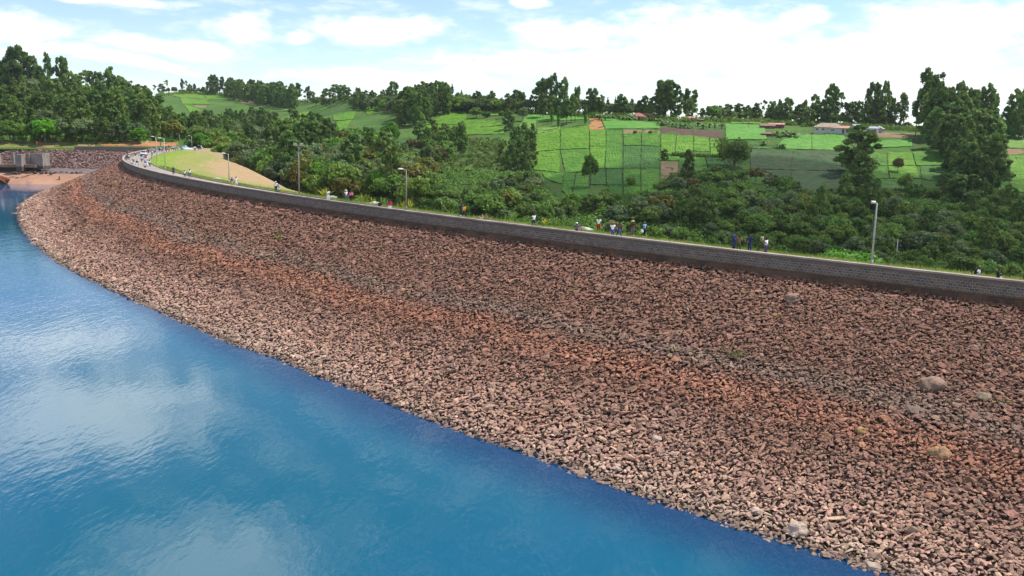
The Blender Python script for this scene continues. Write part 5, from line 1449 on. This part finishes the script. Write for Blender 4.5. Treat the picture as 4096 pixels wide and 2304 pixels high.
mb.add([(-.70, -1.02, 1.06), (.70, -1.02, 1.06), (.60, -.40, 1.58), (-.60, -.40, 1.58)], [(0, 1, 2, 3)]); mb.build('windscreen', GL, r)
for sx in (-1, 1):
    mb = MB(); mb.add([(sx * .815, -.75, 1.08), (sx * .815, 1.75, 1.08), (sx * .70, 1.55, 1.54), (sx * .70, -.28, 1.54)], [(0, 1, 2, 3)]); mb.build('side_window', GL, r)
    mb = MB(); mb.box((sx * .62, -2.17, .74), (.30, .10, .16)); mb.build('headlight', CHR, r)
    mb = MB(); mb.box((sx * .96, -.72, 1.08), (.16, .10, .13)); mb.build('wing_mirror', RB, r)
    for wy in (-1.4, 1.35):
        mb = MB(); mb.tube([(sx * .70, wy, .33), (sx * .93, wy, .33)], .33, 16); wh = mb.build('wheel', RB, r)
        mb = MB(); mb.tube([(sx * .92, wy, .33), (sx * .945, wy, .33)], .19, 12); mb.build('rim', CHR, wh)
mb = MB(); mb.box((0, -2.2, .46), (1.5, .16, .2)); mb.build('bumper', RB, r)
mb = MB(); mb.box((0, -2.19, .70), (.7, .06, .12)); mb.build('grille', RB, r)
mb = MB()
for sx in (-.6, .6): mb.tube([(sx, -.2, 1.70), (sx, 1.6, 1.70)], .025, 6)
for yy in (-.1, .5, 1.1, 1.55): mb.tube([(-.62, yy, 1.70), (.62, yy, 1.70)], .02, 6)
for sx in (-.6, .6):
    for yy in (-.1, 1.5): mb.tube([(sx, yy, 1.60), (sx, yy, 1.71)], .02, 6)
mb.build('roof_rack', RB, r)

# ------------------------------------------------------------------ blue and white sheet lying at the road end
P = atz(752, 599, .0); P = P * (372 / P[1]); 
def sheet(name, cx0, cy0, wx, wy, hz, col, label, seed):
    g = np.random.default_rng(seed); n = 14
    V = []
    for i in range(n):
        for j in range(n):
            u, v = j / (n - 1), i / (n - 1)
            e = min(u, 1 - u, v, 1 - v)
            V.append((cx0 + (u - .5) * wx, cy0 + (v - .5) * wy, .02 + hz * min(1, e * 3.5) * (.55 + .45 * math.sin(u * 7 + seed) * math.cos(v * 5)) + g.uniform(0, .08) * min(1, e * 5)))
    return tag(link(name, npmesh(name, np.array(V), grid_faces(n, n), True), None, paint(col, .5, .4)), label, 'sheet')
sheet('tarpaulin', P[0] - .5, P[1] - 2, 4.6, 3.6, .95, (.16, .38, .74), 'crumpled blue sheet lying at the end of the crest road', 1)
sheet('tarpaulin', P[0] + 2.0, P[1] - 4.5, 6.2, 2.2, .30, (.74, .76, .78), 'flat white sheet lying in front of the blue one', 2)

# ------------------------------------------------------------------ houses on the ridge
MUD = paint((.36, .20, .12), .9, .1); CREAM = paint((.46, .41, .34), .85, .2); GREYW = paint((.40, .39, .40), .9, .1); TRIM = paint((.58, .60, .63), .6, .3); DOORM = paint((.10, .06, .04), .7, .2); PANE = paint((.03, .035, .05), .15, .6); TIMB = paint((.16, .10, .07), .9, .1)
def roofing(c):
    m, t = newmat('roof_sheet')
    oc = t.n('ShaderNodeTexCoord').outputs['Object']
    wv = t.n('ShaderNodeTexWave', bands_direction='X', ins={'Vector': oc, 'Scale': 2.2}).outputs[1]
    col = t.mix(t.ss(t.noise(oc, .6, 4), .35, .7), c, tuple(v * .7 for v in c))
    t.out(t.bsdf(col, .6, .35, t.bump(wv, .04)))
    return m
R_RED, R_PINK, R_TAN, R_GREY, R_RUST = roofing((.36, .115, .075)), roofing((.52, .22, .18)), roofing((.34, .25, .17)), roofing((.36, .39, .44)), roofing((.24, .11, .07))
def house(x, y, w_, dp, hw, roof, label, wallm, roofm, rise=1.0, ang=0.0, hip=False, nwin=2, door=True, name='house', ov=.35, D=None):
    P = hill(x, y) if D is None else atd(x, y, D)
    face = math.atan2(P[0], P[1])
    r = empty(name, (P[0], P[1], P[2] - .1), -face + ang)
    tag(r, label, name.replace('_', ' '), 'homestead buildings on the ridge')
    mb = MB()
    W_, D_ = w_ / 2, dp / 2
    top = [(-W_, -D_, hw), (W_, -D_, hw), (W_, D_, hw), (-W_, D_, hw)]
    vs = [(a, b, -1.0) for a, b, _ in top] + top
    fs = [(0, 1, 5, 4), (1, 2, 6, 5), (2, 3, 7, 6), (3, 0, 4, 7)]
    if not hip:
        vs += [(-W_, 0, hw + rise * .97), (W_, 0, hw + rise * .97)]
        fs += [(7, 4, 8), (5, 6, 9)]
    mb.add(vs, fs); wl_ = mb.build('wall', wallm, r)
    X, Y = W_ + ov, D_ + ov
    e = hw - ov * rise / D_ * .9
    i_ = W_ - D_ * .9 if hip else X
    mb = MB()
    t_ = .07
    a = [(-X, -Y, e), (X, -Y, e), (X, Y, e), (-X, Y, e), (-max(i_, .3), 0, hw + rise), (max(i_, .3), 0, hw + rise)]
    vs = a + [(p[0], p[1], p[2] + t_) for p in a]
    f0 = [(0, 1, 5, 4), (2, 3, 4, 5)] + ([(1, 2, 5), (3, 0, 4)] if hip else [])
    fs = [tuple(i + 6 for i in f) for f in f0] + [f[::-1] for f in f0] + [(0, 1, 7, 6), (1, 2, 8, 7), (2, 3, 9, 8), (3, 0, 6, 9)]
    mb.add(vs, fs); mb.build('roof', roofm, r)
    slots = nwin + (1 if door else 0)
    for k in range(slots):
        cx_ = -W_ + w_ * (k + .5) / slots
        if door and k == slots // 2:
            mb = MB(); mb.box((cx_, -D_ - .02, hw * .40), (.95, .08, hw * .8)); mb.build('door', DOORM, r)
        else:
            mb = MB(); mb.box((cx_, -D_ - .02, hw * .58), (1.5, .07, 1.15)); wn = mb.build('window', TRIM, r)
            mb = MB()
            for sx in (-.36, .36): mb.box((cx_ + sx, -D_ - .06, hw * .58), (.6, .04, .95))
            mb.build('pane', PANE, wn)
    return r
house(2390, 462, 4.5, 4, 1.9, 0, 'tiny red-roofed hut half hidden by bananas at the left of the ridge homesteads', MUD, R_RED, 1.0)
house(2551, 480, 7.5, 6, 2.1, 0, 'mud hut with a red hipped roof above the brown strip', MUD, R_RED, 1.7, .2, True)
house(2590, 476, 5.5, 4.5, 2.4, 0, 'reddish house with pale front right of the red hipped hut', MUD, R_PINK, 1.0, -.2)
house(2613, 480, 4.5, 4, 1.9, 0, 'small shed attached right of the reddish house', TIMB, R_RUST, .6, .1, False, 0)
house(2752, 486, 6.5, 4.5, 2.0, 0, 'low house with a pink roof rising behind the banana row', MUD, R_PINK, .8, .1)
house(2800, 490, 3.0, 2.6, 1.6, 0, 'little rusty shed at the right of the banana row', TIMB, R_RUST, .4, 0, False, 0)
house(3068, 514, 7.5, 4.6, 1.6, 0, 'low rusty-roofed shed at the right end of the bright pasture', TIMB, R_RUST, 1.0, .1, False, 0)
house(3106, 512, 8.0, 4.6, 2.0, 0, 'shed with half rusty half pale roof beside bananas', TIMB, R_PINK, .7, -.1, False, 1)
house(3075, 542, 6.5, 3.0, 1.0, 0, 'low dark animal shed in the bananas below the ridge', TIMB, R_RUST, .5, 0, False, 0)
house(3312, 530, 13.5, 7.5, 2.7, 0, 'long house with tan hipped roof and white framed windows', CREAM, R_TAN, 1.8, .08, True, 4)
house(3352, 533, 9.5, 6.0, 2.6, 0, 'grey block house with a red roof joined to the tan roofed one', GREYW, R_PINK, 1.0, -.05, False, 1)
house(3422, 521, 6.0, 5.0, 2.0, 0, 'house with blue-grey gable roof above the big drooping tree', CREAM, R_GREY, 1.2, .9)
house(3484, 531, 6.5, 5.0, 2.3, 0, 'white fronted house with a pale grey roof near the great stand', TRIM, R_GREY, .9, .1, False, 1)
house(3512, 532, 5.5, 5.0, 2.2, 0, 'grey gabled house joined to the white fronted one', GREYW, R_GREY, 1.3, 1.4, False, 1)
house(3567, 513, 5.5, 3.5, 2.6, 0, 'small pale grey iron shed standing apart on the ridge', GREYW, R_GREY, .4, 0, False, 0)
house(3919, 545, 9.0, 5.0, 1.6, 0, 'house with orange-red roof among trees right of the great stand', MUD, R_PINK, .8, .1)
house(3049, 473, 9.0, 5.0, 2.4, 0, 'far white house with brown roof behind the pale pasture', CREAM, R_RUST, .7, .2)
# log pile
P = hill(3992, 578)
r = empty('log_pile', (P[0], P[1], P[2]), .2)
tag(r, 'pile of reddish logs and timber on the grass at the right', 'log pile')
for k in range(11):
    mb = MB(); a = rnd.uniform(-.25, .25); ox, oy, oz = rnd.uniform(-3, 3), rnd.uniform(-1.3, 1.3), .25 + .38 * (k % 4)
    mb.tube([(ox - 2 * math.cos(a), oy - 2 * math.sin(a), oz), (ox + 2 * math.cos(a), oy + 2 * math.sin(a), oz)], .2, 7); mb.build('log', MUD if k % 3 else TIMB, r)
# power poles
def pole(x, y, h, label, cross=1, D=None):
    P = hill(x, y)
    r = empty('power_pole', (P[0], P[1], P[2] - .2), rnd.uniform(-.4, .4)); tag(r, label, 'power pole')
    mb = MB(); mb.tube([(0, 0, 0), (0, 0, h)], [.16, .1], 8); mb.build('post', GALV, r, True)
    for k in range(cross):
        mb = MB(); mb.box((0, 0, h - .5 - k * 1.4), (2.0, .12, .14)); c_ = mb.build('crossarm', TIMB, r)
        mb = MB()
        for sx in (-.85, .85): mb.tube([(sx, 0, h - .45 - k * 1.4), (sx, 0, h - .15 - k * 1.4)], .06, 6)
        mb.build('insulator', TRIM, c_)
pole(3325, 503, 7.5, 'thin power pole rising behind the tan roofed house')
pole(3475, 510, 7.0, 'thin power pole above the white fronted house')
pole(3583, 1052, 7.0, 'weathered power pole with two crossarms standing in the valley bushes', 2)

# ------------------------------------------------------------------ concrete spillway intake on the bench
m_con, t = newmat('old_concrete')
oc = t.n('ShaderNodeTexCoord').outputs['Object']
zz = t.n('ShaderNodeSeparateXYZ', ins={0: t.n('ShaderNodeNewGeometry').outputs['Position']}).outputs[2]
c = t.mix(t.ss(t.noise(oc, .5, 5), .35, .7), (.27, .235, .20), (.18, .16, .145))
c = t.mix(t.math('MULTIPLY', t.ss(t.noise(t.scale(oc, 2.2, 2.2, .35), 1.0, 4, .7), .56, .72), .7), c, (.09, .08, .08))
stain = t.ss(t.math('ADD', zz, t.math('MULTIPLY', t.noise(oc, .8), .5)), -5.0, -5.5)
c = t.mix(t.math('MULTIPLY', stain, .85), c, (.055, .042, .036))
t.out(t.bsdf(c, .9, .2, t.bump(t.noise(oc, 3, 4), .03)))
Dk = 326.0
def kp(px): return (px - 2048) / FPX * Dk
zat = lambda py, px=100: float(atd(px, py, Dk)[2])
r = empty('spillway_intake', (kp(40), Dk, -7.6), math.atan2(kp(40), Dk) * -1 * 0)
tag(r, 'grey concrete intake structure with upright piers and a curved ledge on the far shore', 'intake structure')
KX = lambda px: kp(px) - kp(40)
KZ = lambda py, px: zat(py, px) + 7.6
def slab(name, px0, px1, py0, py1, d, dy=0.0, rz=0.0, taper=1.0):
    mb = MB(); x0, x1, z1_, z0_ = KX(px0), KX(px1), KZ(py0, px0), KZ(py1, px0)
    mb.box(((x0 + x1) / 2, dy, (z0_ + z1_) / 2), (x1 - x0, d, z1_ - z0_), rz, taper); return mb.build(name, m_con, r)
slab('pier', 99, 122, 616, 682, 2.6, -4.4)
slab('side_wall', 122.5, 137, 613, 655, 1.2, -1.9)
slab('side_wall', 137.5, 184, 613.5, 676, 1.4, -1.2)
slab('back_wall', 170, 184, 612.5, 678, 3.4, 1.4)
slab('post', 67, 76.5, 610, 656, .8, -2.6)
slab('pier', -22, 12, 612, 655, 2.2, -1.6)
slab('pier', -80, -42, 612, 655, 2.2, -1.6)
slab('sill', 49, 100, 648, 656, 1.2, .2)
mb = MB()     # ledge, curved in plan
n = 22; secs = []
for i in range(n):
    f = i / (n - 1); X = KX(-110 + 273 * f); yy = -4.7 + 5.0 * (f - .45) ** 2
    secs.append([(X, yy, KZ(667, 60)), (X, yy + 2.6, KZ(667, 60)), (X, yy + 2.8, KZ(655, 60)), (X, yy - .25, KZ(655, 60))])
loft(mb, secs); mb.build('ledge', ground_mat('ledge_concrete', (.22, .16, .12), (.28, .21, .16), (.15, .11, .085), .4, 1.5, .03, 4), r)
mb = MB(); secs = []
for i in range(n):
    f = i / (n - 1); X = KX(-110 + 268 * f); yy = -3.4 + 5.0 * (f - .45) ** 2
    secs.append([(X, yy, -.6), (X, yy + 3.0, -.6), (X, yy + 3.0, KZ(667, 60) - .004), (X, yy - .2 + .5, KZ(667, 60) - .004)])
loft(mb, secs); mb.build('foundation', paint((.06, .045, .04), .9, .2), r)
# small post on the sand, red earth mound, dark edge boulders
P = atz(238, 716, -8.7)
r = empty('marker_post', (P[0], P[1], -9.0), .2); tag(r, 'short brown square post standing on the reddish sand shore', 'post')
mb = MB(); mb.box((0, 0, .55), (.42, .36, 1.3), 0, .9); mb.build('shaft', MUD, r)
mb = MB(); mb.box((-.3, -.1, .1), (1.0, .5, .2)); mb.build('footing', TIMB, r)
def lump(name, P, dims, seed, mat, sub=3):
    g = random.Random(seed)
    bm = bmesh.new(); bmesh.ops.create_icosphere(bm, subdivisions=sub, radius=1.0)
    ph = [Vector((g.gauss(0, 1), g.gauss(0, 1), g.gauss(0, 1))) * 1.6 for _ in range(7)]
    for v in bm.verts:
        k = 1 + sum(.08 * math.sin(p.dot(v.co) * 2 + i) for i, p in enumerate(ph))
        v.co = Vector((v.co.x * dims[0], v.co.y * dims[1], v.co.z * dims[2])) * k
    me = bpy.data.meshes.new(name); bm.to_mesh(me); bm.free()
    o = link(name, me, None, mat); o.location = P; o.rotation_euler.z = g.uniform(0, 6.28)
    return o
P = atz(10, 722, -9.6)
tag(lump('earth_mound', (P[0] - 3, P[1], -9.6), (6.5, 3.2, 2.0), 4, ground_mat('red_earth', (.15, .05, .028), (.20, .075, .04), (.10, .04, .025), .5, 1.4, .6, 1.5)), 'eroded dark red earth mound at the water edge on the left', 'earth mound')
BEDGE = ['leftmost', 'second', 'third', 'fourth', 'fifth', 'sixth', 'seventh', 'eighth', 'ninth', 'tenth', 'eleventh', 'twelfth', 'thirteenth', 'fourteenth']
m_dkst = ground_mat('dark_stone', (.06, .048, .05), (.11, .09, .085), (.04, .03, .03), 1.0, 3.0, .15, 4)
for i in range(14):
    x = 62 + i * 20.5 + rnd.uniform(-5, 5)
    P = atz(x, 692.5 + rnd.uniform(-1, 1), -7.75)
    o = lump('edge_boulder', (P[0], P[1], -7.62), (rnd.uniform(.5, .95), rnd.uniform(.4, .6), rnd.uniform(.3, .5)), 60 + i, m_dkst, 2)
    tag(o, '%s from left of the dark boulders along the bench edge above the sand' % BEDGE[i] if i else 'leftmost of the dark boulders along the bench edge above the sand', 'boulder', 'dark boulders along the bench edge')

# ------------------------------------------------------------------ notable boulders and weeds on the dam face
def face_hit(x, y):
    r_ = ray(x, y)
    lo = 30.0
    for D in np.arange(30, 330, .4):
        p = CP + r_ * (D / r_[1]); s, d = nearest(p[:2])
        if d < -.3 and p[2] < face_z(s, -d): return p, s, -d
    return None
BMATS = {}
def bould_mat(c):
    if c not in BMATS: BMATS[c] = ground_mat('boulder_stone', tuple(v * .85 for v in c), tuple(min(1, v * 1.12) for v in c), tuple(v * .55 for v in c), 1.2, 4.0, .06, 5)
    return BMATS[c]
TANB, GRB, REDB, OCH, PALE = (.27, .175, .13), (.205, .150, .120), (.33, .16, .10), (.34, .205, .115), (.40, .31, .25)
BO = [(2341, 970, 28, 'r', TANB, 'largest tan boulder, rounded, on the right part of the rock slope'), (2296, 1034, 26, 'f', GRB, 'broad grey boulder below the largest tan one'), (2478, 1000, 24, 'f', (.24, .185, .125), 'flat yellow-brown slab right of the largest tan boulder'),
      (2256, 962, 13, 'a', REDB, 'angular reddish block left of the largest tan boulder'), (1992, 755, 20, 'r', TANB, 'pale brown leaning boulder high on the slope under the wall'), (1930, 936, 15, 'f', GRB, 'pale grey slab in the grey stone band'), (2365, 1140, 22, 'r', OCH, 'large ochre yellow boulder in the rust band at the right'),
      (2168, 1086, 13, 'r', (.34, .22, .10), 'ochre yellow stone in the rust band, left of the large one'), (2076, 1098, 12, 'r', OCH, 'small bright ochre stone in the rust band'), (955, 876, 10, 'r', OCH, 'yellow stone in the middle left of the slope'), (1010, 735, 11, 'r', OCH, 'yellow stone in the grey band under the wall'),
      (1585, 860, 14, 'f', REDB, 'reddish flat boulder in the upper rust band'), (1445, 905, 12, 'r', REDB, 'rounded rusty boulder in the rust band left of centre'), (1700, 905, 15, 'f', REDB, 'large rusty slab in the centre of the rust band'), (1650, 1105, 18, 'f', PALE, 'pale flat boulder near the water in the centre'),
      (2005, 1335, 24, 'r', PALE, 'pale rounded boulder at the lower right near the water'), (1905, 1290, 20, 'f', PALE, 'broad pale slab up from the water at the lower right'), (2195, 1425, 26, 'f', PALE, 'pale block at the water edge at the bottom'), (1880, 1200, 14, 'r', (.30, .17, .12), 'smooth reddish brown boulder above the pale shore stones'),
      (2290, 1335, 22, 'a', (.30, .20, .15), 'angular brown boulder at the lower right of the slope'), (2340, 1250, 18, 'f', REDB, 'reddish slab right of the lower angular boulder'), (2120, 1270, 17, 'f', (.29, .20, .16), 'long brownish boulder in the lower right slope'), (2530, 1055, 16, 'f', REDB, 'reddish slab at the right picture edge in the grey band'),
      (2450, 1180, 18, 'a', REDB, 'angular rusty block at the right in the rust band'), (1550, 1180, 14, 'f', PALE, 'pale slab just above the water in the lower centre'), (1280, 905, 11, 'a', TANB, 'angular tan block in the mid slope'), (700, 700, 8, 'f', REDB, 'rusty slab in the left part of the rust band'),
      (1840, 705, 10, 'f', TANB, 'tan slab close under the parapet wall'), (2205, 745, 10, 'f', TANB, 'light slab just under the wall footing at the right'), (2450, 880, 12, 'r', TANB, 'rounded brown boulder in the upper right slope'), (1375, 1010, 12, 'f', (.29, .19, .15), 'brownish slab midway to the water in the centre'),
      (1235, 975, 10, 'r', (.30, .21, .17), 'rounded brown boulder in the lower left centre'), (2240, 1180, 15, 'f', REDB, 'flat rusty boulder left of the ochre one')]
for k, (x, y, rp, sh, col, lab) in enumerate(BO):
    hpt = face_hit(x * D2, y * D2)
    if hpt is None: continue
    p, s, q_ = hpt
    rad = rp * D2 * np.linalg.norm(p - CP) / FPX
    dims = {'r': (1, .85, .62), 'f': (1.1, .8, .36), 'a': (1, .75, .6)}[sh]
    if sh == 'r': o = lump('boulder', p, tuple(rad * v for v in dims), 900 + k, bould_mat(col), 3)
    else:
        V_, F_ = hull_stone(16, 1.0, random.Random(950 + k))
        me = npmesh('boulder', V_ * np.array(dims) * rad, [F_], False)
        o = link('boulder', me, None, bould_mat(col)); o.location = p
    n_ = down_n(s) * -.33
    o.rotation_euler = Vector((n_[0], n_[1], 1)).to_track_quat('Z', 'Y').to_euler()
    o.location = Vector(p) + Vector((n_[0], n_[1], 1)).normalized() * rad * .10
    tag(o, lab, 'boulder', 'boulders standing out on the rock slope')
def tuft(name, P, nb, ln, spread, mat, label, seed, wd_=.03, cat='weed', group=None):
    g = random.Random(seed); vs, fs = [], []
    for i in range(nb):
        a, e, l = g.uniform(0, 6.28), g.uniform(.5, 1.45), ln * g.uniform(.6, 1.15)
        x0, y0 = g.uniform(-spread, spread), g.uniform(-spread, spread)
        dx, dy = math.cos(a), math.sin(a)
        b = len(vs)
        for f in (0, .5, 1):
            R_ = l * math.cos(e) * f * (1 + .3 * f); Z = l * math.sin(e) * f * (1 - .15 * f)
            w_ = wd_ * (1 - f * .85)
            vs += [(x0 + dx * R_ - dy * w_, y0 + dy * R_ + dx * w_, Z - .05), (x0 + dx * R_ + dy * w_, y0 + dy * R_ - dx * w_, Z - .05)]
        fs += [(b, b + 1, b + 3, b + 2), (b + 2, b + 3, b + 5, b + 4)]
    mb = MB(); mb.add(vs, fs); o = mb.build(name, mat); o.location = P
    return tag(o, label, cat, group)
WG, WY, WD = paint((.12, .20, .03), .8, .2), paint((.36, .36, .04), .8, .2), paint((.40, .32, .18), .9, .1)
for k, (x, y, nb, ln, sp_, m, lab) in enumerate([(290, 464, 70, .7, .7, WY, 'bright yellow-green weed clump on the left part of the slope'), (1147 * 1, 648, 24, .5, .4, WG, 'small green weed under the wall left of centre') if False else (702, 600, 30, .8, .4, WG, 'thin green weed in the upper left centre of the slope'), (1852, 895, 80, .45, .6, paint((.15, .16, .045), .8, .2), 'low mossy grass patch above the grey stone band'),
      (1700, 882, 40, .5, .5, WD, 'dry grassy weed in the grey band right of centre'), (2010, 690, 46, .7, .5, WD, 'dry straw-coloured tuft at the foot of the parapet'), (868, 542, 26, .5, .3, WG, 'small green weed under the parapet in the left centre'), (1440, 735, 20, .4, .3, WG, 'tiny green weed in the middle of the upper slope'),
      (1955, 800, 16, .35, .2, WY, 'tiny yellow weed in the upper right slope'), (2510, 1010, 20, .35, .4, WG, 'small green weed beside the flat yellow slab')]):
    hpt = face_hit(x * D2, y * D2)
    if hpt is not None: tuft('weed', Vector(hpt[0]) + Vector((0, 0, .12)), nb, ln, sp_, m, lab, 70 + k)
for k, (x0, y0, x1, y1, lab) in enumerate([(402, 743, 410, 708, 'pale reed stalk standing on the lower left slope'), (664, 672, 684, 640, 'pale bent reed stalk in the middle left slope'), (1702, 850, 1716, 825, 'thin dry stalk in the rust band right of centre'), (2255, 795, 2290, 770, 'thin dry stick lying on the upper right slope')]):
    h0 = face_hit(x0 * D2, y0 * D2)
    if h0 is None: continue
    a = Vector(h0[0]); D_ = a.y
    b = Vector(atd(x1 * D2, y1 * D2, D_ + .6)); 
    mb = MB(); mid = (a + b) * .5 + Vector((.12, 0, .05)); mb.tube([(0, 0, -.1), tuple(mid - a), tuple(b - a)], [.045, .035, .015], 5)
    o = mb.build('reed_stalk', WD); o.location = a; tag(o, lab, 'stalk')

# ------------------------------------------------------------------ grass along the kerb, tall weeds and marker slabs on the verge
g = np.random.default_rng(77)
nbl = 26000
sA = g.uniform(25, 250, nbl) ** 1.0
dA = 7.05 + np.abs(g.normal(0, 1.5, nbl))
pA = crest(sA) + down_n(sA) * dA[:, None]
zA = np.where(dA < 8.5, 0, -(dA - 8.5) / np.interp(sA, [150, 218], [2.4, 5.5])) + .02
hA = g.uniform(.12, .34, nbl) * np.where(g.random(nbl) < .08, 1.9, 1)
aA = g.uniform(0, 6.28, nbl); wA = g.uniform(.018, .04, nbl)
dx, dy = np.cos(aA), np.sin(aA); lx, ly = g.normal(0, .12, nbl), g.normal(0, .12, nbl)
V = np.zeros((nbl, 3, 3))
V[:, 0] = np.stack([pA[:, 0] - dx * wA, pA[:, 1] - dy * wA, zA], -1); V[:, 1] = np.stack([pA[:, 0] + dx * wA, pA[:, 1] + dy * wA, zA], -1); V[:, 2] = np.stack([pA[:, 0] + lx, pA[:, 1] + ly, zA + hA], -1)
T = np.repeat(np.clip(fbm(np.stack([sA, dA], -1) * .3, 31) * 1.6 - .4 + g.normal(0, .15, nbl), 0, 1), 3)
LM['verge'] = leaf_mat('verge_grass', (.15, .24, .02), (.36, .34, .10), .3)
tag(link('verge_grass', npmesh('verge_grass', V.reshape(-1, 3), [np.arange(nbl * 3).reshape(-1, 3)], False, None, {'clump': T}), None, LM['verge']), 'sunlit yellow-green grass along the kerb of the crest road', 'grass', None, 'stuff')
TW = [(1345, 779, 1.7, WY, 14, 'thick yellowish weed clump on the verge right of the all-white walker'), (1484, 800, 1.5, WY, 4, 'single tall spiky weed left of the black jacket'), (1508, 806, 1.1, WY, 5, 'short yellow spiky weeds left of the black jacket'), (1524, 800, 1.8, WG, 4, 'tall green weed behind the black jacket'), (1552, 812, 1.3, WG, 4, 'green weed between the black jacket and the crimson shirt'),
      (1602, 828, 1.2, WY, 5, 'yellow spiky weeds left of the middle lamp foot'), (1612, 829, 1.1, WY, 3, 'small yellow spike close to the middle lamp foot'), (1638, 826, 1.7, WY, 3, 'left of two tall spikes right of the middle lamp'), (1645, 828, 1.4, WY, 3, 'right of two tall spikes right of the middle lamp'), (1802, 852, 1.6, WG, 4, 'tall green weed left of the tracksuit walker'), (1935, 878, 1.0, WD, 10, 'dry pinkish tuft on the verge left of the jogger'), (2180, 900, 1.2, WY, 6, 'yellow weed right of the jogger'), (2236, 905, 1.0, WG, 4, 'small green weed left of the purple coat')]
for k, (x, y, h, m, nb, lab) in enumerate(TW):
    P = atz(x, y, 0.0); s, d = nearest(P[:2]); q_ = road_pt(s, min(max(d, 7.6), 10.5), 0.0)
    tuft('tall_weed', q_, nb * 5, h, .08 if nb < 8 else .45, m, lab, 300 + k, .05, 'weed')
SLABM = paint((.60, .57, .52), .9, .1)
for k, (x, y, lab) in enumerate([(1328, 786, 'pale concrete slab on the verge beside the thick yellowish weeds'), (1496, 810, 'pale concrete slab on the verge left of the black jacket'), (2347, 914, 'pale concrete slab on the verge right of the beige jacket'), (868, 715, 'pale concrete slab on the grass left of the walkers in blue and white')]):
    P = atz(x, y, 0.1); s, d = nearest(P[:2]); q_ = road_pt(s, min(max(d, 7.8), 12), 0.0)
    r = empty('survey_slab', (q_[0], q_[1], 0 if d < 8.5 else -(min(d, 12) - 8.5) / 5.5), rnd.uniform(0, 1)); tag(r, lab, 'concrete slab')
    mb = MB(); mb.box((0, 0, .10), (1.7, 1.0, .26)); mb.build('base', SLABM, r)
    mb = MB(); mb.box((.1, 0, .31), (.8, .6, .15), 0, .85); mb.build('cover', SLABM, r)

undergrowth('undergrowth', [[(4150, 860), (4790, 880), (4790, 1240), (4150, 1150)], [(4100, 560), (4790, 580), (4790, 880), (4150, 860)]], 1600, (1.2, 3.2), 'deep', 49, 'green undergrowth on the slope beyond the right edge', .5, 40)
RID = []
for x0 in range(640, 4100, 115):
    y0_, y1_, _, _ = col_at(x0, 0); y2_, y3_, _, _ = col_at(x0 + 115, 0)
    RID.append([(x0, y1_), (x0 + 115, y3_), (x0 + 115, y3_ + 9), (x0, y1_ + 9)])
undergrowth('undergrowth', RID, 1500, (1.6, 3.6), 'broad', 48, 'low bushes and hedges along the skyline ridge', .55, 34)

# ------------------------------------------------------------------ thin unseen cloud, added out of the picture to shade the right hillside
tc = hill(3440, 840)
cc = Vector(tc) + SV * (560 / SV.z)
g = random.Random(12)
bm = bmesh.new(); bmesh.ops.create_icosphere(bm, subdivisions=5, radius=1.0)
ph = [(Vector((g.gauss(0, 1), g.gauss(0, 1), g.gauss(0, 1))).normalized() * g.uniform(2, 7), g.uniform(0, 6.28), g.uniform(.02, .12)) for _ in range(16)]
for v in bm.verts:
    k = 1 + sum(a * math.sin(p.dot(v.co) + f) for p, f, a in ph)
    v.co = Vector((v.co.x * 104, v.co.y * 64, v.co.z * 17)) * k
me = bpy.data.meshes.new('cloud'); bm.to_mesh(me); bm.free()
me.polygons.foreach_set('use_smooth', np.ones(len(me.polygons), bool))
m_cl, t = newmat('shade_cloud')
t.out(t.n('ShaderNodeMixShader', ins={0: .34, 1: t.n('ShaderNodeBsdfTransparent').outputs[0], 2: t.n('ShaderNodeBsdfDiffuse', ins={0: (.9, .9, .9)}).outputs[0]}).outputs[0])
o = link('cloud', me, None, m_cl); o.location = cc
tag(o, 'unseen thin white cloud added to shade the right hillside', 'cloud', None, 'stuff')

# ------------------------------------------------------------------ air
bm = bmesh.new(); bmesh.ops.create_cube(bm, size=1.0)
me = bpy.data.meshes.new('haze'); bm.to_mesh(me); bm.free()
m_hz = bpy.data.materials.new('haze_air'); m_hz.use_nodes = True
nt = m_hz.node_tree; nt.nodes.clear()
pv = nt.nodes.new('ShaderNodeVolumePrincipled')
pv.inputs['Color'].default_value = (.86, .93, 1.0, 1); pv.inputs['Density'].default_value = .000045; pv.inputs['Anisotropy'].default_value = .2
ho = nt.nodes.new('ShaderNodeOutputMaterial'); nt.links.new(pv.outputs[0], ho.inputs['Volume'])
o = link('haze', me, None, m_hz); o.scale = (16000, 16000, 280); o.location = (0, 0, 76)
tag(o, 'thin pale air between the viewer and the far hills', 'haze', None, 'stuff')
